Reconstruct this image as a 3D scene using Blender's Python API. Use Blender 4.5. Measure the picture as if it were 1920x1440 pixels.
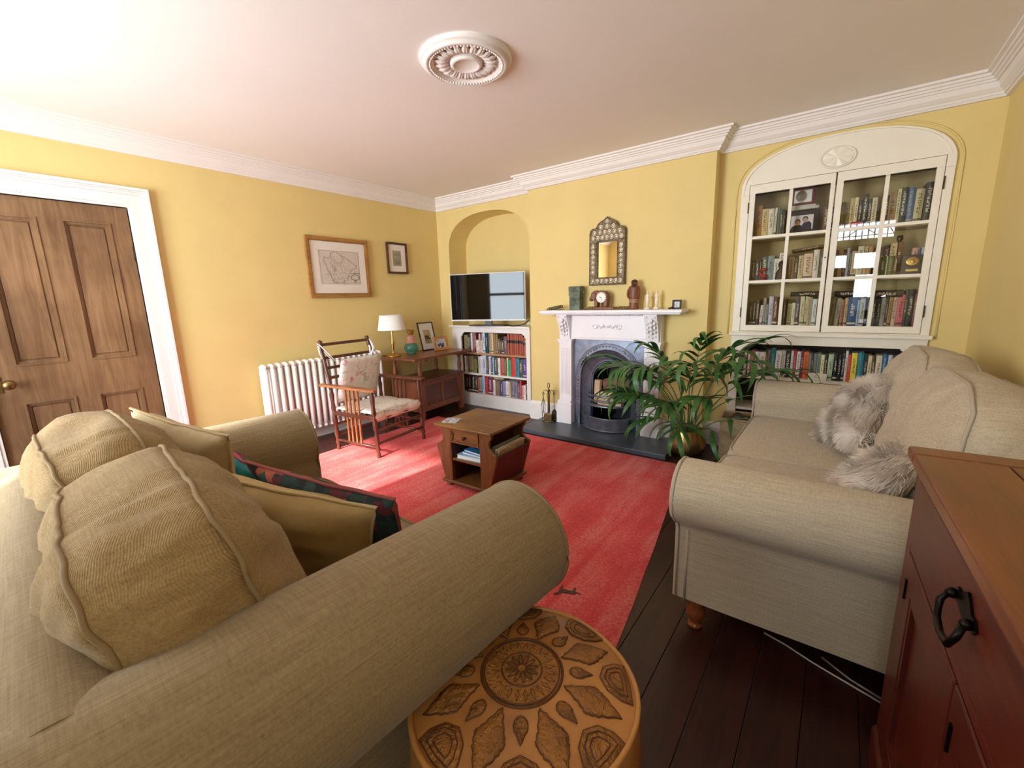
import bpy, bmesh, math, random
from mathutils import Vector, Matrix, noise
from math import sin, cos, pi, radians as rad, sqrt, atan2
for o in list(bpy.data.objects): bpy.data.objects.remove(o)
sc = bpy.context.scene
COL = sc.collection
rnd = random.Random(7)

# ------------------------------------------------------------------ camera
cam = bpy.data.objects.new('camera', bpy.data.cameras.new('camera'))
COL.objects.link(cam)
_y, _p, _r = rad(-37.248), rad(-11.110), rad(-1.582)
_f = Vector((sin(_y)*cos(_p), cos(_y)*cos(_p), sin(_p)))
_rt = Vector((cos(_y), -sin(_y), 0)); _up = _rt.cross(_f)
_r2 = _rt*cos(_r)+_up*sin(_r); _u2 = _up*cos(_r)-_rt*sin(_r)
CAM = Vector((4.0387, -3.8833, 1.28))
cam.matrix_world = Matrix(((_r2.x, _u2.x, -_f.x, CAM.x), (_r2.y, _u2.y, -_f.y, CAM.y), (_r2.z, _u2.z, -_f.z, CAM.z), (0, 0, 0, 1)))
cam.data.sensor_width = 36.0
cam.data.lens = 808.2/1920*36
cam.data.clip_start = 0.02
sc.camera = cam

# ------------------------------------------------------------------ sky, sun, daylight at the windows, exposure
sc.view_settings.view_transform = 'Standard'
sc.view_settings.look = 'None'
sc.view_settings.exposure = 1.27
sc.view_settings.gamma = 1.0
sc.view_settings.use_curve_mapping = False
world = bpy.data.worlds.new('world'); sc.world = world
world.use_nodes = True
_bg = world.node_tree.nodes['Background']
_bg.inputs['Color'].default_value = (0.62, 0.80, 1.0, 1)
_bg.inputs['Strength'].default_value = 1.6
def light(name, kind, loc, direction, energy, color=(1, 1, 1), **kw):
    d = bpy.data.lights.new(name, kind); d.energy = energy; d.color = color
    for k, v in kw.items(): setattr(d, k, v)
    o = bpy.data.objects.new(name, d); COL.objects.link(o); o.location = loc
    o.rotation_euler = Vector(direction).to_track_quat('-Z', 'Y').to_euler()
    return o
SUN_DIR = (-0.10, 1.0, -0.60)
light('sun', 'SUN', (1, -9, 6), SUN_DIR, 6.0, (1.0, 0.93, 0.84), angle=rad(2.5))
light('window_daylight', 'AREA', (1.3, -5.42, 1.42), (0.05, 1, 0.08), 86, (0.93, 0.97, 1.0), shape='RECTANGLE', size=1.7, size_y=1.7)
light('transom_daylight', 'AREA', (4.19, -5.42, 1.75), (-0.1, 1, 0.2), 30, (0.93, 0.97, 1.0), shape='RECTANGLE', size=.9, size_y=1.2)

# ------------------------------------------------------------------ materials
MATS = {}
def lin(h):
    h = h.lstrip('#'); out = []
    for i in (0, 2, 4):
        c = int(h[i:i+2], 16)/255
        out.append(c/12.92 if c <= .04045 else ((c+.055)/1.055)**2.4)
    return (*out, 1)
def new_mat(name):
    m = bpy.data.materials.new(name); m.use_nodes = True
    nt = m.node_tree; return m, nt, nt.nodes['Principled BSDF'], nt.nodes.new, nt.links.new
def coord(N, Lk, scale=(1, 1, 1), kind='Object'):
    tc = N('ShaderNodeTexCoord'); mp = N('ShaderNodeMapping'); mp.inputs['Scale'].default_value = scale
    Lk(tc.outputs[kind], mp.inputs['Vector']); return mp.outputs['Vector']
def noise_node(N, Lk, vec, scale, detail=4, rough=.55, dist=0):
    n = N('ShaderNodeTexNoise'); n.inputs['Scale'].default_value = scale; n.inputs['Detail'].default_value = detail
    n.inputs['Roughness'].default_value = rough; n.inputs['Distortion'].default_value = dist
    Lk(vec, n.inputs['Vector']); return n.outputs['Fac']
def ramp(N, Lk, fac, stops):
    r = N('ShaderNodeValToRGB'); cr = r.color_ramp
    while len(cr.elements) < len(stops): cr.elements.new(.5)
    for e, (p, c) in zip(cr.elements, stops): e.position = p; e.color = lin(c) if isinstance(c, str) else c
    Lk(fac, r.inputs['Fac']); return r.outputs['Color']
def add_bump(N, Lk, b, h, strength, dist, prev=None):
    n = N('ShaderNodeBump'); n.inputs['Strength'].default_value = strength; n.inputs['Distance'].default_value = dist
    Lk(h, n.inputs['Height'])
    if prev: Lk(prev, n.inputs['Normal'])
    Lk(n.outputs['Normal'], b.inputs['Normal']); return n.outputs['Normal']
def plain(name, c, rough=.5, metal=0, var=0.0, vs=8, bump=0, bs=60, bd=.002, c2=None, scale=(1, 1, 1), coat=0, spec=None):
    """one colour, with a second colour mottled in, and fine relief"""
    if name in MATS: return MATS[name]
    m, nt, b, N, Lk = new_mat(name)
    b.inputs['Base Color'].default_value = lin(c); b.inputs['Roughness'].default_value = rough; b.inputs['Metallic'].default_value = metal
    b.inputs['Coat Weight'].default_value = coat
    if spec is not None: b.inputs['Specular IOR Level'].default_value = spec
    if var or bump:
        v = coord(N, Lk, scale)
    if var:
        c2 = c2 or c; a = lin(c); d = lin(c2)
        lo = tuple(x*(1-var) for x in a[:3])+(1,); hi = tuple(min(1, x*(1+var)) for x in d[:3])+(1,)
        Lk(ramp(N, Lk, noise_node(N, Lk, v, vs), [(.3, lo), (.7, hi)]), b.inputs['Base Color'])
    if bump: add_bump(N, Lk, b, noise_node(N, Lk, v, bs, 3), bump, bd)
    MATS[name] = m; return m
def wood(name, c1, c2, axis='x', rough=.4, scale=1.0, coat=0, bump=.15, c3=None):
    """grain stretched along one local axis"""
    if name in MATS: return MATS[name]
    m, nt, b, N, Lk = new_mat(name)
    s = {'x': (1.2, 14, 14), 'y': (14, 1.2, 14), 'z': (14, 14, 1.2)}[axis]
    v = coord(N, Lk, tuple(k*scale for k in s)); f = noise_node(N, Lk, v, 2.2, 8, .65, 1.2)
    v2 = coord(N, Lk, (1, 1, 1)); g = noise_node(N, Lk, v2, 3.0*scale, 3)
    mx = N('ShaderNodeMix'); mx.data_type = 'RGBA'; mx.blend_type = 'MULTIPLY'; mx.inputs[0].default_value = .55
    Lk(ramp(N, Lk, f, [(.3, c1), (.7, c2)]), mx.inputs[6]); Lk(ramp(N, Lk, g, [(.3, c3 or '#a8a098'), (.65, '#ffffff')]), mx.inputs[7])
    Lk(mx.outputs[2], b.inputs['Base Color'])
    b.inputs['Roughness'].default_value = rough; b.inputs['Coat Weight'].default_value = coat
    add_bump(N, Lk, b, f, bump, .003)
    MATS[name] = m; return m
def linen(name, c1, c2, axis='x', rough=.9, weave=420, amt=.35):
    """slubby linen: streaks along one local axis, a fine weave in relief"""
    if name in MATS: return MATS[name]
    m, nt, b, N, Lk = new_mat(name)
    s = {'x': (4, 130, 130), 'y': (130, 4, 130), 'z': (130, 130, 4)}[axis]
    t = {'x': (120, 8, 120), 'y': (8, 120, 120), 'z': (120, 120, 8)}[axis]
    f = noise_node(N, Lk, coord(N, Lk, s), 2.0, 4, .6); g = noise_node(N, Lk, coord(N, Lk, t), 1.5, 3)
    ad = N('ShaderNodeMath'); ad.operation = 'MULTIPLY_ADD'; ad.inputs[1].default_value = .45; Lk(g, ad.inputs[0]); 
    mu = N('ShaderNodeMath'); mu.operation = 'MULTIPLY'; mu.inputs[1].default_value = .55; Lk(f, mu.inputs[0]); Lk(mu.outputs[0], ad.inputs[2])
    Lk(ramp(N, Lk, ad.outputs[0], [(.3, c2), (.66, c1)]), b.inputs['Base Color'])
    b.inputs['Roughness'].default_value = rough; b.inputs['Specular IOR Level'].default_value = .15
    b.inputs['Sheen Weight'].default_value = .15
    w = noise_node(N, Lk, coord(N, Lk, (1, 1, 1)), weave, 2)
    p = add_bump(N, Lk, b, w, amt, .0015); add_bump(N, Lk, b, f, .18, .0012, p)
    MATS[name] = m; return m
def glass(name, tint='#ffffff', refl=.12, rough=.01):
    """thin pane: mostly see-through, a little mirror"""
    if name in MATS: return MATS[name]
    m, nt, b, N, Lk = new_mat(name)
    t = N('ShaderNodeBsdfTransparent'); t.inputs['Color'].default_value = lin(tint)
    g = N('ShaderNodeBsdfGlossy'); g.inputs['Roughness'].default_value = rough
    fr = N('ShaderNodeLayerWeight'); fr.inputs['Blend'].default_value = .3
    ma = N('ShaderNodeMath'); ma.operation = 'MULTIPLY_ADD'; ma.inputs[1].default_value = .5; ma.inputs[2].default_value = refl; Lk(fr.outputs['Fresnel'], ma.inputs[0])
    mx = N('ShaderNodeMixShader'); Lk(ma.outputs[0], mx.inputs[0]); Lk(t.outputs[0], mx.inputs[1]); Lk(g.outputs[0], mx.inputs[2])
    Lk(mx.outputs[0], nt.nodes['Material Output'].inputs['Surface']); nt.nodes.remove(b)
    MATS[name] = m; return m

# ------------------------------------------------------------------ mesh building
class MB:
    """collects shapes in one bmesh; .mi is the material slot of what is added next"""
    def __init__(s): s.b = bmesh.new(); s.mi = 0
    def face(s, vs, smooth=False):
        try:
            f = s.b.faces.new(vs); f.material_index = s.mi; f.smooth = smooth; return f
        except ValueError: return None
    def verts(s, pts): return [s.b.verts.new(p) for p in pts]
    def poly(s, pts, smooth=False): return s.face(s.verts(pts), smooth)
    def box(s, lo, hi, m=None, bevel=0):
        x0, y0, z0 = lo; x1, y1, z1 = hi
        P = [(x0, y0, z0), (x1, y0, z0), (x1, y1, z0), (x0, y1, z0), (x0, y0, z1), (x1, y0, z1), (x1, y1, z1), (x0, y1, z1)]
        v = s.verts([m @ Vector(p) for p in P] if m else P)
        fs = [s.face([v[i] for i in q]) for q in ((3, 2, 1, 0), (4, 5, 6, 7), (0, 1, 5, 4), (1, 2, 6, 5), (2, 3, 7, 6), (3, 0, 4, 7))]
        if bevel:
            es = list({e for f in fs for e in f.edges})
            r = bmesh.ops.bevel(s.b, geom=es, offset=bevel, segments=2, affect='EDGES', profile=.5)
            for f in r['faces']: f.material_index = s.mi; f.smooth = True
        return s
    def cbox(s, c, d, m=None, bevel=0):
        return s.box(tuple(c[i]-d[i]/2 for i in range(3)), tuple(c[i]+d[i]/2 for i in range(3)), m, bevel)
    def prism(s, pts, d, m=None, smooth=False):
        """closed 2-D outline pts (x, z) swept along y from d[0] to d[1]; m maps (x, y, z)"""
        T = m or Matrix.Identity(4)
        a = s.verts([T @ Vector((x, d[0], z)) for x, z in pts]); b = s.verts([T @ Vector((x, d[1], z)) for x, z in pts])
        n = len(pts)
        s.face(a); s.face(b[::-1])
        for i in range(n): s.face([a[(i+1) % n], a[i], b[i], b[(i+1) % n]], smooth)
        return s
    def ring(s, outer, inner, d, m=None):
        """flat frame between two outlines with as many points, swept along y"""
        T = m or Matrix.Identity(4); n = len(outer)
        A = [s.verts([T @ Vector((x, y, z)) for x, z in o]) for y in d for o in (outer, inner)]
        oa, ia, ob, ib = A
        for i in range(n):
            j = (i+1) % n
            s.face([oa[i], oa[j], ia[j], ia[i]]); s.face([ob[j], ob[i], ib[i], ib[j]])
            s.face([oa[j], oa[i], ob[i], ob[j]]); s.face([ia[i], ia[j], ib[j], ib[i]])
        return s
    def loft(s, rings, closed=True, cap=True, smooth=True):
        R = [s.verts(r) for r in rings]; n = len(R[0])
        for a, b in zip(R, R[1:]):
            for i in range(n if closed else n-1):
                j = (i+1) % n; s.face([a[i], a[j], b[j], b[i]], smooth)
        if cap and closed: s.face(R[0][::-1], smooth); s.face(R[-1], smooth)
        return s
    def lathe(s, prof, n=20, c=(0, 0, 0), m=None, cap=True, smooth=True, wob=None):
        T = m or Matrix.Translation(c)
        rings = []
        for r, z in prof:
            rings.append([T @ Vector((r*cos(2*pi*i/n), r*sin(2*pi*i/n), z)) for i in range(n)])
        return s.loft(rings, True, cap, smooth)
    def cyl(s, p0, p1, r0, r1=None, n=12, smooth=True):
        p0 = Vector(p0); p1 = Vector(p1); d = p1-p0
        M = Matrix.Translation(p0) @ d.to_track_quat('Z', 'Y').to_matrix().to_4x4()
        r1 = r0 if r1 is None else r1
        return s.lathe([(r0, 0), (r1, d.length)], n, m=M, smooth=smooth)
    def turned(s, p0, p1, prof, n=12):
        """a turned post: prof = (fraction along, radius)"""
        p0 = Vector(p0); p1 = Vector(p1); d = p1-p0
        M = Matrix.Translation(p0) @ d.to_track_quat('Z', 'Y').to_matrix().to_4x4()
        return s.lathe([(r, t*d.length) for t, r in prof], n, m=M)
    def tube(s, path, r, n=8, closed=False, flat=1.0):
        P = [Vector(p) for p in path]; k = len(P); rings = []
        for i, p in enumerate(P):
            a = P[(i-1) % k] if closed or i else p; b = P[(i+1) % k] if closed or i < k-1 else p
            t = (b-a).normalized()
            u = t.cross(Vector((0, 0, 1)))
            if u.length < 1e-3: u = t.cross(Vector((0, 1, 0)))
            u.normalize(); w = u.cross(t)
            rr = r(i/(k-1)) if callable(r) else r
            rings.append([p+u*cos(2*pi*j/n)*rr+w*sin(2*pi*j/n)*rr*flat for j in range(n)])
        if closed: rings.append(rings[0]); R = [s.verts(q) for q in rings[:-1]]; R.append(R[0])
        else: R = [s.verts(q) for q in rings]
        for a, b in zip(R, R[1:]):
            for j in range(n): s.face([a[j], a[(j+1) % n], b[(j+1) % n], b[j]], True)
        if not closed: s.face(R[0][::-1], True); s.face(R[-1], True)
        return s
    def grid(s, fn, nu, nv, smooth=True, wrap=False):
        V = [[s.b.verts.new(fn(i/nu, j/nv)) for j in range(nv+(0 if wrap else 1))] for i in range(nu+1)]
        w = len(V[0])
        for i in range(nu):
            for j in range(nv): s.face([V[i][j], V[i+1][j], V[i+1][(j+1) % w], V[i][(j+1) % w]], smooth)
        return s
    def ball(s, c, r, n=12, m=8, sq=(1, 1, 1)):
        c = Vector(c)
        return s.loft([[c+Vector((r*sq[0]*sin(pi*i/m)*cos(2*pi*j/n), r*sq[1]*sin(pi*i/m)*sin(2*pi*j/n), -r*sq[2]*cos(pi*i/m))) for j in range(n)] for i in ([.02]+list(range(1, m))+[m-.02])])
    def xf(s, m): bmesh.ops.transform(s.b, matrix=m, verts=s.b.verts); return s
    def mesh(s, name, mats):
        bmesh.ops.recalc_face_normals(s.b, faces=s.b.faces)
        me = bpy.data.meshes.new(name); s.b.to_mesh(me); s.b.free()
        for m in (mats if isinstance(mats, (list, tuple)) else [mats]): me.materials.append(m)
        return me

BASE = {}
def matrix_of(o): return BASE.get(o.name, Matrix.Identity(4))
def link(name, me, parent=None, world=False, mods=()):
    o = bpy.data.objects.new(name, me); COL.objects.link(o)
    if parent is not None:
        o.parent = parent
        if world: o.matrix_parent_inverse = matrix_of(parent).inverted()
        BASE[o.name] = matrix_of(parent) if not world else Matrix.Identity(4)
    return o
def tag(o, label=None, cat=None, group=None, kind=None):
    if label: o['label'] = label
    if cat: o['category'] = cat
    if group: o['group'] = group
    if kind: o['kind'] = kind
    return o
def thing(name, label, cat, loc=(0, 0, 0), rz=0, group=None):
    o = bpy.data.objects.new(name, None); COL.objects.link(o); o.empty_display_size = .1
    o.location = loc; o.rotation_euler = (0, 0, rz)
    BASE[o.name] = Matrix.Translation(loc) @ Matrix.Rotation(rz, 4, 'Z')
    return tag(o, label, cat, group)
def part(name, mb, mats, parent, w=True, label=None, bevel=0, sub=0):
    """a mesh child; w: its points are world points"""
    o = link(name, mb.mesh(name, mats), parent, w)
    if label: o['label'] = label
    modify(o, bevel, sub); return o
def solo(name, mb, mats, label, cat, group=None, bevel=0, sub=0, origin=None):
    """a thing that is one mesh; its origin goes to its base"""
    if origin: mb.xf(Matrix.Translation(-Vector(origin)))
    o = link(name, mb.mesh(name, mats)); tag(o, label, cat, group)
    if origin: o.location = origin; BASE[o.name] = Matrix.Translation(origin)
    modify(o, bevel, sub); return o
def struct(name, mb, mats, parent=None, bevel=0):
    o = link(name, mb.mesh(name, mats), parent, False); o['kind'] = 'structure'; modify(o, bevel, 0); return o
def modify(o, bevel, sub):
    if bevel:
        m = o.modifiers.new('bevel', 'BEVEL'); m.width = bevel; m.segments = 2; m.limit_method = 'ANGLE'; m.angle_limit = rad(40)
        m.harden_normals = False
    if sub:
        m = o.modifiers.new('sub', 'SUBSURF'); m.levels = sub; m.render_levels = sub
def kids(o): return [c for c in bpy.data.objects if c.parent is o]
def dup(root, loc, rz=0, label=None, group=None):
    r = root.copy(); COL.objects.link(r); r.location = loc; r.rotation_euler = (0, 0, rz)
    if label: r['label'] = label
    if group: r['group'] = group
    for ch in kids(root):
        c = ch.copy(); COL.objects.link(c); c.parent = r
        for g in kids(ch):
            d = g.copy(); COL.objects.link(d); d.parent = c
    return r
def piece(src, parent, m):
    """another copy of a part, its mesh shared, moved by m in its parent's space"""
    c = src.copy(); COL.objects.link(c); c.parent = parent; c.matrix_local = m; return c
def arc(cx, cz, rx, rz, a0, a1, n, p=2.0):
    """superellipse points, degrees"""
    out = []
    for i in range(n+1):
        a = rad(a0+(a1-a0)*i/n); c, s_ = cos(a), sin(a)
        out.append((cx+rx*math.copysign(abs(c)**(2/p), c), cz+rz*math.copysign(abs(s_)**(2/p), s_)))
    return out
def sweep_profile(mb, prof, p0, p1, nrm, m0=0, m1=0):
    """moulding: prof = (out, down) points, run from p0 to p1, out along nrm; m0, m1 = mitre: how far each end shifts per unit of out"""
    p0 = Vector(p0); p1 = Vector(p1); n = Vector(nrm); t = (p1-p0).normalized()
    a = [p0+n*o+Vector((0, 0, -d))+t*(o*m0) for o, d in prof]; b = [p1+n*o+Vector((0, 0, -d))-t*(o*m1) for o, d in prof]
    mb.loft([a, b], True, True, False)
# ------------------------------------------------------------------ materials of the room
WALL = plain('yellow_wall_paint', '#e6cd88', .75, var=.03, vs=3, bump=.12, bs=180, bd=.001)
WHITE = plain('white_gloss_paint', '#f1ebe6', .35, var=.02, vs=6)
PLASTER = plain('white_plaster', '#f1e9e2', .8, var=.015, vs=4)
CEIL = plain('ceiling_paint', '#f6efe9', .9, var=.02, vs=1.3, bump=.22, bs=16, bd=.004)
DARKFLOOR = plain('floor_gap', '#160a08', .7)
BOARD = wood('stained_floorboard', '#2a100c', '#452018', 'y', .38, 1.0, bump=.2)
DOORW = wood('stripped_pine_door', '#7a5636', '#a07c58', 'z', .5, .8, bump=.1, c3='#8c7868')
BRASS = plain('brass', '#c9a55a', .28, 1.0)
OLDBRASS = plain('aged_brass', '#8d7449', .4, 1.0, var=.2, vs=30)
IRONDARK = plain('dark_iron', '#2b2725', .45, .6)
H = 2.465
RX, FY = 4.69, -5.2
# floor: base and one board after another
mb = MB(); mb.box((-.1, FY-.1, -.08), (RX+.1, .36, -.022)); floor = struct('floor', mb, DARKFLOOR)
mb = MB(); mb.box((0, FY, -.022), (.1385, .32, 0), bevel=.0015); pl0 = link('plank', mb.mesh('plank', BOARD), floor)
pl0.location = (.0, 0, 0)
for i in range(1, 34):
    p = pl0.copy(); COL.objects.link(p); p.parent = floor; p.location = (i*.14, 0, rnd.uniform(-.0015, 0))
    p.scale = (1, 1, 1)
mb = MB(); mb.box((-.12, FY-.12, H), (RX+.12, .36, H+.1)); struct('ceiling', mb, CEIL)

# wall_left with the door opening
DY0, DY1, DZ = -3.755, -2.94, 1.978
mb = MB(); mb.box((-.14, DY1, 0), (0, .35, H)); mb.box((-.14, FY, 0), (0, DY0, H)); mb.box((-.14, DY0, DZ), (0, DY1, H)); mb.box((-.2, DY0-.1, 0), (-.14, DY1+.1, DZ+.1))
struct('wall_left', mb, WALL)
# wall_back: alcove bay, chimney breast, cabinet bay
NX0, NX1, NZ, NR = .185, 1.362, 1.88, .37
CX0, CX1, CZ, CR = 3.345, 4.513, 2.02, .295
def arch_outline(x0, x1, zs, rz, p=2.35, n=28): return arc((x0+x1)/2, zs, (x1-x0)/2, rz, 180, 0, n, p)
mb = MB()
mb.prism([(0, 0), (NX0, 0)]+arch_outline(NX0, NX1, NZ, NR)+[(NX1, 0), (1.45, 0), (1.45, H), (0, H)], (0, .3))
mb.prism([(1.45, 0), (1.985, 0), (1.985, .935), (2.70, .935), (2.70, 0), (3.18, 0), (3.18, H), (1.45, H)], (-.12, .3))
mb.prism([(3.18, 0), (CX0, 0)]+arch_outline(CX0, CX1, CZ, CR)+[(CX1, 0), (RX, 0), (RX, H), (3.18, H)], (0, .3))
mb.box((0, .3, 0), (RX, .42, H))
struct('wall_back', mb, WALL)
mb = MB(); mb.box((RX, FY, 0), (RX+.12, .35, H)); struct('wall_right', mb, WALL)
# wall_front behind the camera with its two windows
W1 = (.45, 2.15, .5, 2.25); W2 = (3.74, 4.64, .35, 2.38)
mb = MB()
for a, b, c, d in ((0, W1[0], 0, H), (W1[1], W2[0], 0, H), (W2[1], RX, 0, H), (W1[0], W1[1], 0, W1[2]), (W1[0], W1[1], W1[3], H), (W2[0], W2[1], 0, W2[2]), (W2[0], W2[1], W2[3], H)):
    mb.box((a, FY-.16, c), (b, FY, d))
struct('wall_front', mb, WALL)
PANE = glass('window_pane', '#f6fbff', .04)
def window(n, w, rails, bars, leads=()):
    x0, x1, z0, z1 = w
    mb = MB(); t = .06
    mb.ring([(x0, z0), (x1, z0), (x1, z1), (x0, z1)], [(x0+t, z0+t), (x1-t, z0+t), (x1-t, z1-t), (x0+t, z1-t)], (FY-.13, FY-.02))
    mb.box((x0-.06, FY-.02, z0-.04), (x1+.06, FY+.09, z0))
    fr = struct('window_%d' % n, mb, WHITE)
    for z, h in rails:
        mb = MB(); mb.box((x0+t, FY-.11, z-h/2), (x1-t, FY-.05, z+h/2)); link('rail', mb.mesh('rail', WHITE), fr)
    for x, za, zb, h in bars:
        mb = MB(); mb.box((x-h/2, FY-.1, za), (x+h/2, FY-.06, zb)); link('glazing_bar', mb.mesh('glazing_bar', WHITE), fr)
    LEAD = plain('lead_came', '#3a3a3c', .6, .3)
    for a, b in leads:
        mb = MB(); mb.cyl((a[0], FY-.08, a[1]), (b[0], FY-.08, b[1]), .006, n=6); link('lead_came', mb.mesh('lead_came', LEAD), fr)
    mb = MB(); mb.poly([(x0+t, FY-.085, z0+t), (x1-t, FY-.085, z0+t), (x1-t, FY-.085, z1-t), (x0+t, FY-.085, z1-t)]); link('pane', mb.mesh('pane', PANE), fr)
window(1, W1, [(1.4, .06)], [(1.3, .56, 2.19, .03)])
TX0, TX1, TZ0, TZ1 = 3.80, 4.58, 2.075, 2.32
leads = [((TX0+i*.078, TZ0), (TX0+i*.078, TZ1)) for i in range(1, 10)]+[((TX0, TZ0+.05), (TX1, TZ0+.05)), ((TX0, TZ1-.05), (TX1, TZ1-.05))]
leads += [((TX0, TZ0+.05), (TX0+.078, TZ1-.05)), ((TX1, TZ0+.05), (TX1-.078, TZ1-.05)), ((4.0, TZ0+.05), (4.19, TZ1-.05)), ((4.38, TZ0+.05), (4.19, TZ1-.05))]
window(2, W2, [(2.03, .09)], [], leads)
mb = MB(); gz = ((3.84, 4.03, 1.64, 1.84), (4.13, 4.44, 1.62, 1.86), (4.17, 4.42, .95, 1.52))
def yz(x0, x1, z0, z1): mb.box((x0, FY-.12, z0), (x1, FY-.07, z1))
yz(3.80, 3.84, .41, 1.985); yz(4.03, 4.13, .41, 1.985); yz(4.44, 4.58, .41, 1.985)
yz(3.84, 4.03, .41, 1.64); yz(3.84, 4.03, 1.84, 1.985); yz(4.13, 4.44, .41, .95); yz(4.13, 4.44, 1.52, 1.62); yz(4.13, 4.44, 1.86, 1.985); yz(4.13, 4.17, .95, 1.52); yz(4.42, 4.44, .95, 1.52)
struct('door_2', mb, plain('dark_green_door', '#2e3a34', .5))

# cornice, run by run
CP = [(0, .13), (.02, .13), (.026, .117), (.033, .117), (.033, .106), (.042, .1), (.058, .084), (.066, .062), (.068, .056), (.078, .056), (.082, .045), (.092, .043), (.095, .032), (.106, .03), (.108, .017), (.126, .014), (.126, 0), (0, 0)]
runs = [((0, FY, H), (0, 0, H), (1, 0, 0), 0, 1), ((0, 0, H), (1.45, 0, H), (0, -1, 0), 1, 1), ((1.45, 0, H), (1.45, -.12, H), (-1, 0, 0), 1, -1), ((1.45, -.12, H), (3.18, -.12, H), (0, -1, 0), -1, -1),
        ((3.18, -.12, H), (3.18, 0, H), (1, 0, 0), -1, 1), ((3.18, 0, H), (RX, 0, H), (0, -1, 0), 1, 1), ((RX, 0, H), (RX, FY, H), (-1, 0, 0), 1, 0)]
for i, r in enumerate(runs):
    mb = MB(); sweep_profile(mb, CP, *r); struct('trim_%d' % (i+1), mb, PLASTER)
# skirting
def skirt(name, segs, h):
    mb = MB()
    for p0, p1, n, m0, m1 in segs:
        sweep_profile(mb, [(0, 0), (.022, 0), (.022, -h*.8), (.018, -h*.83), (.018, -h*.88), (.01, -h*.96), (.006, -h), (0, -h)], p0, p1, n, m0, m1)
    struct(name, mb, WHITE)
skirt('baseboard_left', [((0, -2.81, 0), (0, 0, 0), (1, 0, 0), 0, 1), ((0, FY, 0), (0, -3.89, 0), (1, 0, 0), 0, 0)], .16)
skirt('baseboard_back', [((0, 0, 0), (NX0, 0, 0), (0, -1, 0), 1, 0), ((1.45, -.12, 0), (1.83, -.12, 0), (0, -1, 0), -1, 0), ((2.86, -.12, 0), (3.18, -.12, 0), (0, -1, 0), 0, -1), ((3.18, -.12, 0), (3.18, 0, 0), (1, 0, 0), -1, 1),
                        ((3.18, 0, 0), (CX0, 0, 0), (0, -1, 0), 1, 0), ((CX1, 0, 0), (RX, 0, 0), (0, -1, 0), 0, 1)], .2)
skirt('baseboard_right', [((RX, 0, 0), (RX, FY, 0), (-1, 0, 0), 1, 0)], .2)
# yellow plaster bead round the cabinet opening
mb = MB()
mb.tube([(CX0-.03, -.002, z) for z in (.955, 1.3, 1.7)]+[(x, -.002, z) for x, z in arc((CX0+CX1)/2, CZ, (CX1-CX0)/2+.03, CR+.03, 180, 0, 30, 2.35)]+[(CX1+.03, -.002, z) for z in (1.7, 1.3, .955)], .006, 6)
struct('trim_8', mb, WALL)

# the door and its white architrave
SW = Matrix(((0, 1, 0, 0), (1, 0, 0, 0), (0, 0, 1, 0), (0, 0, 0, 1)))   # outline x -> world Y, depth -> world X
mb = MB()
def ushape(a0, a1, zt, b0, b1, zb, d): mb.prism([(a0, 0), (a0, zt), (a1, zt), (a1, 0), (b1, 0), (b1, zb), (b0, zb), (b0, 0)], d, SW)
ushape(-3.887, -2.812, 2.112, -3.868, -2.831, 2.093, (0, .038))
ushape(-3.868, -2.831, 2.093, -3.858, -2.841, 2.083, (0, .030))
ushape(-3.858, -2.841, 2.083, -3.838, -2.861, 2.063, (0, .024))
ushape(-3.838, -2.861, 2.063, -3.772, -2.924, 1.995, (0, .018))
ushape(-3.772, -2.924, 1.995, -3.755, -2.94, 1.978, (-.14, .012))
struct('trim_9', mb, WHITE, bevel=.003)
LX0, LX1 = -.055, -.012
mb = MB()
ys = (DY0+.004, -3.632, -3.395, -3.285, -3.045, DY1-.004); zs = (.008, .215, .722, .955, 1.862, DZ-.004)
for a, b in ((0, 1), (2, 3), (4, 5)): mb.box((LX0, ys[a], zs[0]), (LX1, ys[b], zs[5]))
for a, b in ((0, 1), (2, 3), (4, 5)):
    for c, d in ((1, 2), (3, 4)): mb.box((LX0, ys[c], zs[a]), (LX1, ys[d], zs[b]))
door = struct('door_1', mb, DOORW)
for c, d in ((1, 2), (3, 4)):
    for a, b in ((1, 2), (3, 4)):
        y0, y1, z0, z1 = ys[c], ys[d], zs[a], zs[b]
        mb = MB(); mb.box((LX0+.008, y0, z0), (LX1-.018, y1, z1)); mb.box((LX0+.01, y0+.035, z0+.035), (LX1-.012, y1-.035, z1-.035), bevel=.004)
        link('panel', mb.mesh('panel', DOORW), door)
        mb = MB(); R = lambda k: [(y0+k, z0+k), (y1-k, z0+k), (y1-k, z1-k), (y0+k, z1-k)]
        mb.ring(R(0), R(.010), (LX1-.02, LX1+.006), SW); mb.ring(R(.010), R(.022), (LX1-.02, LX1-.004), SW); mb.ring(R(.022), R(.028), (LX1-.02, LX1-.009), SW)
        link('panel_moulding', mb.mesh('panel_moulding', DOORW), door)
KX = Matrix.Translation((LX1, -3.675, .85)) @ Matrix.Rotation(pi/2, 4, 'Y')
mb = MB(); mb.lathe([(.026, 0), (.026, .005), (.012, .009), (.009, .03), (.016, .036), (.027, .048), (.029, .06), (.02, .07), (.001, .073)], 20, m=KX)
link('knob', mb.mesh('knob', OLDBRASS), door)
mb = MB(); mb.box((LX1, -3.725, .80), (LX1+.005, -3.70, .9), bevel=.002); link('keyhole_plate', mb.mesh('keyhole_plate', OLDBRASS), door)
mb = MB(); mb.cyl((LX1+.006, DY1-.002, 1.62), (LX1+.006, DY1-.002, 1.72), .008, n=10); hg = link('hinge', mb.mesh('hinge', IRONDARK), door)
piece(hg, door, Matrix.Translation((0, 0, -1.3)))

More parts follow.
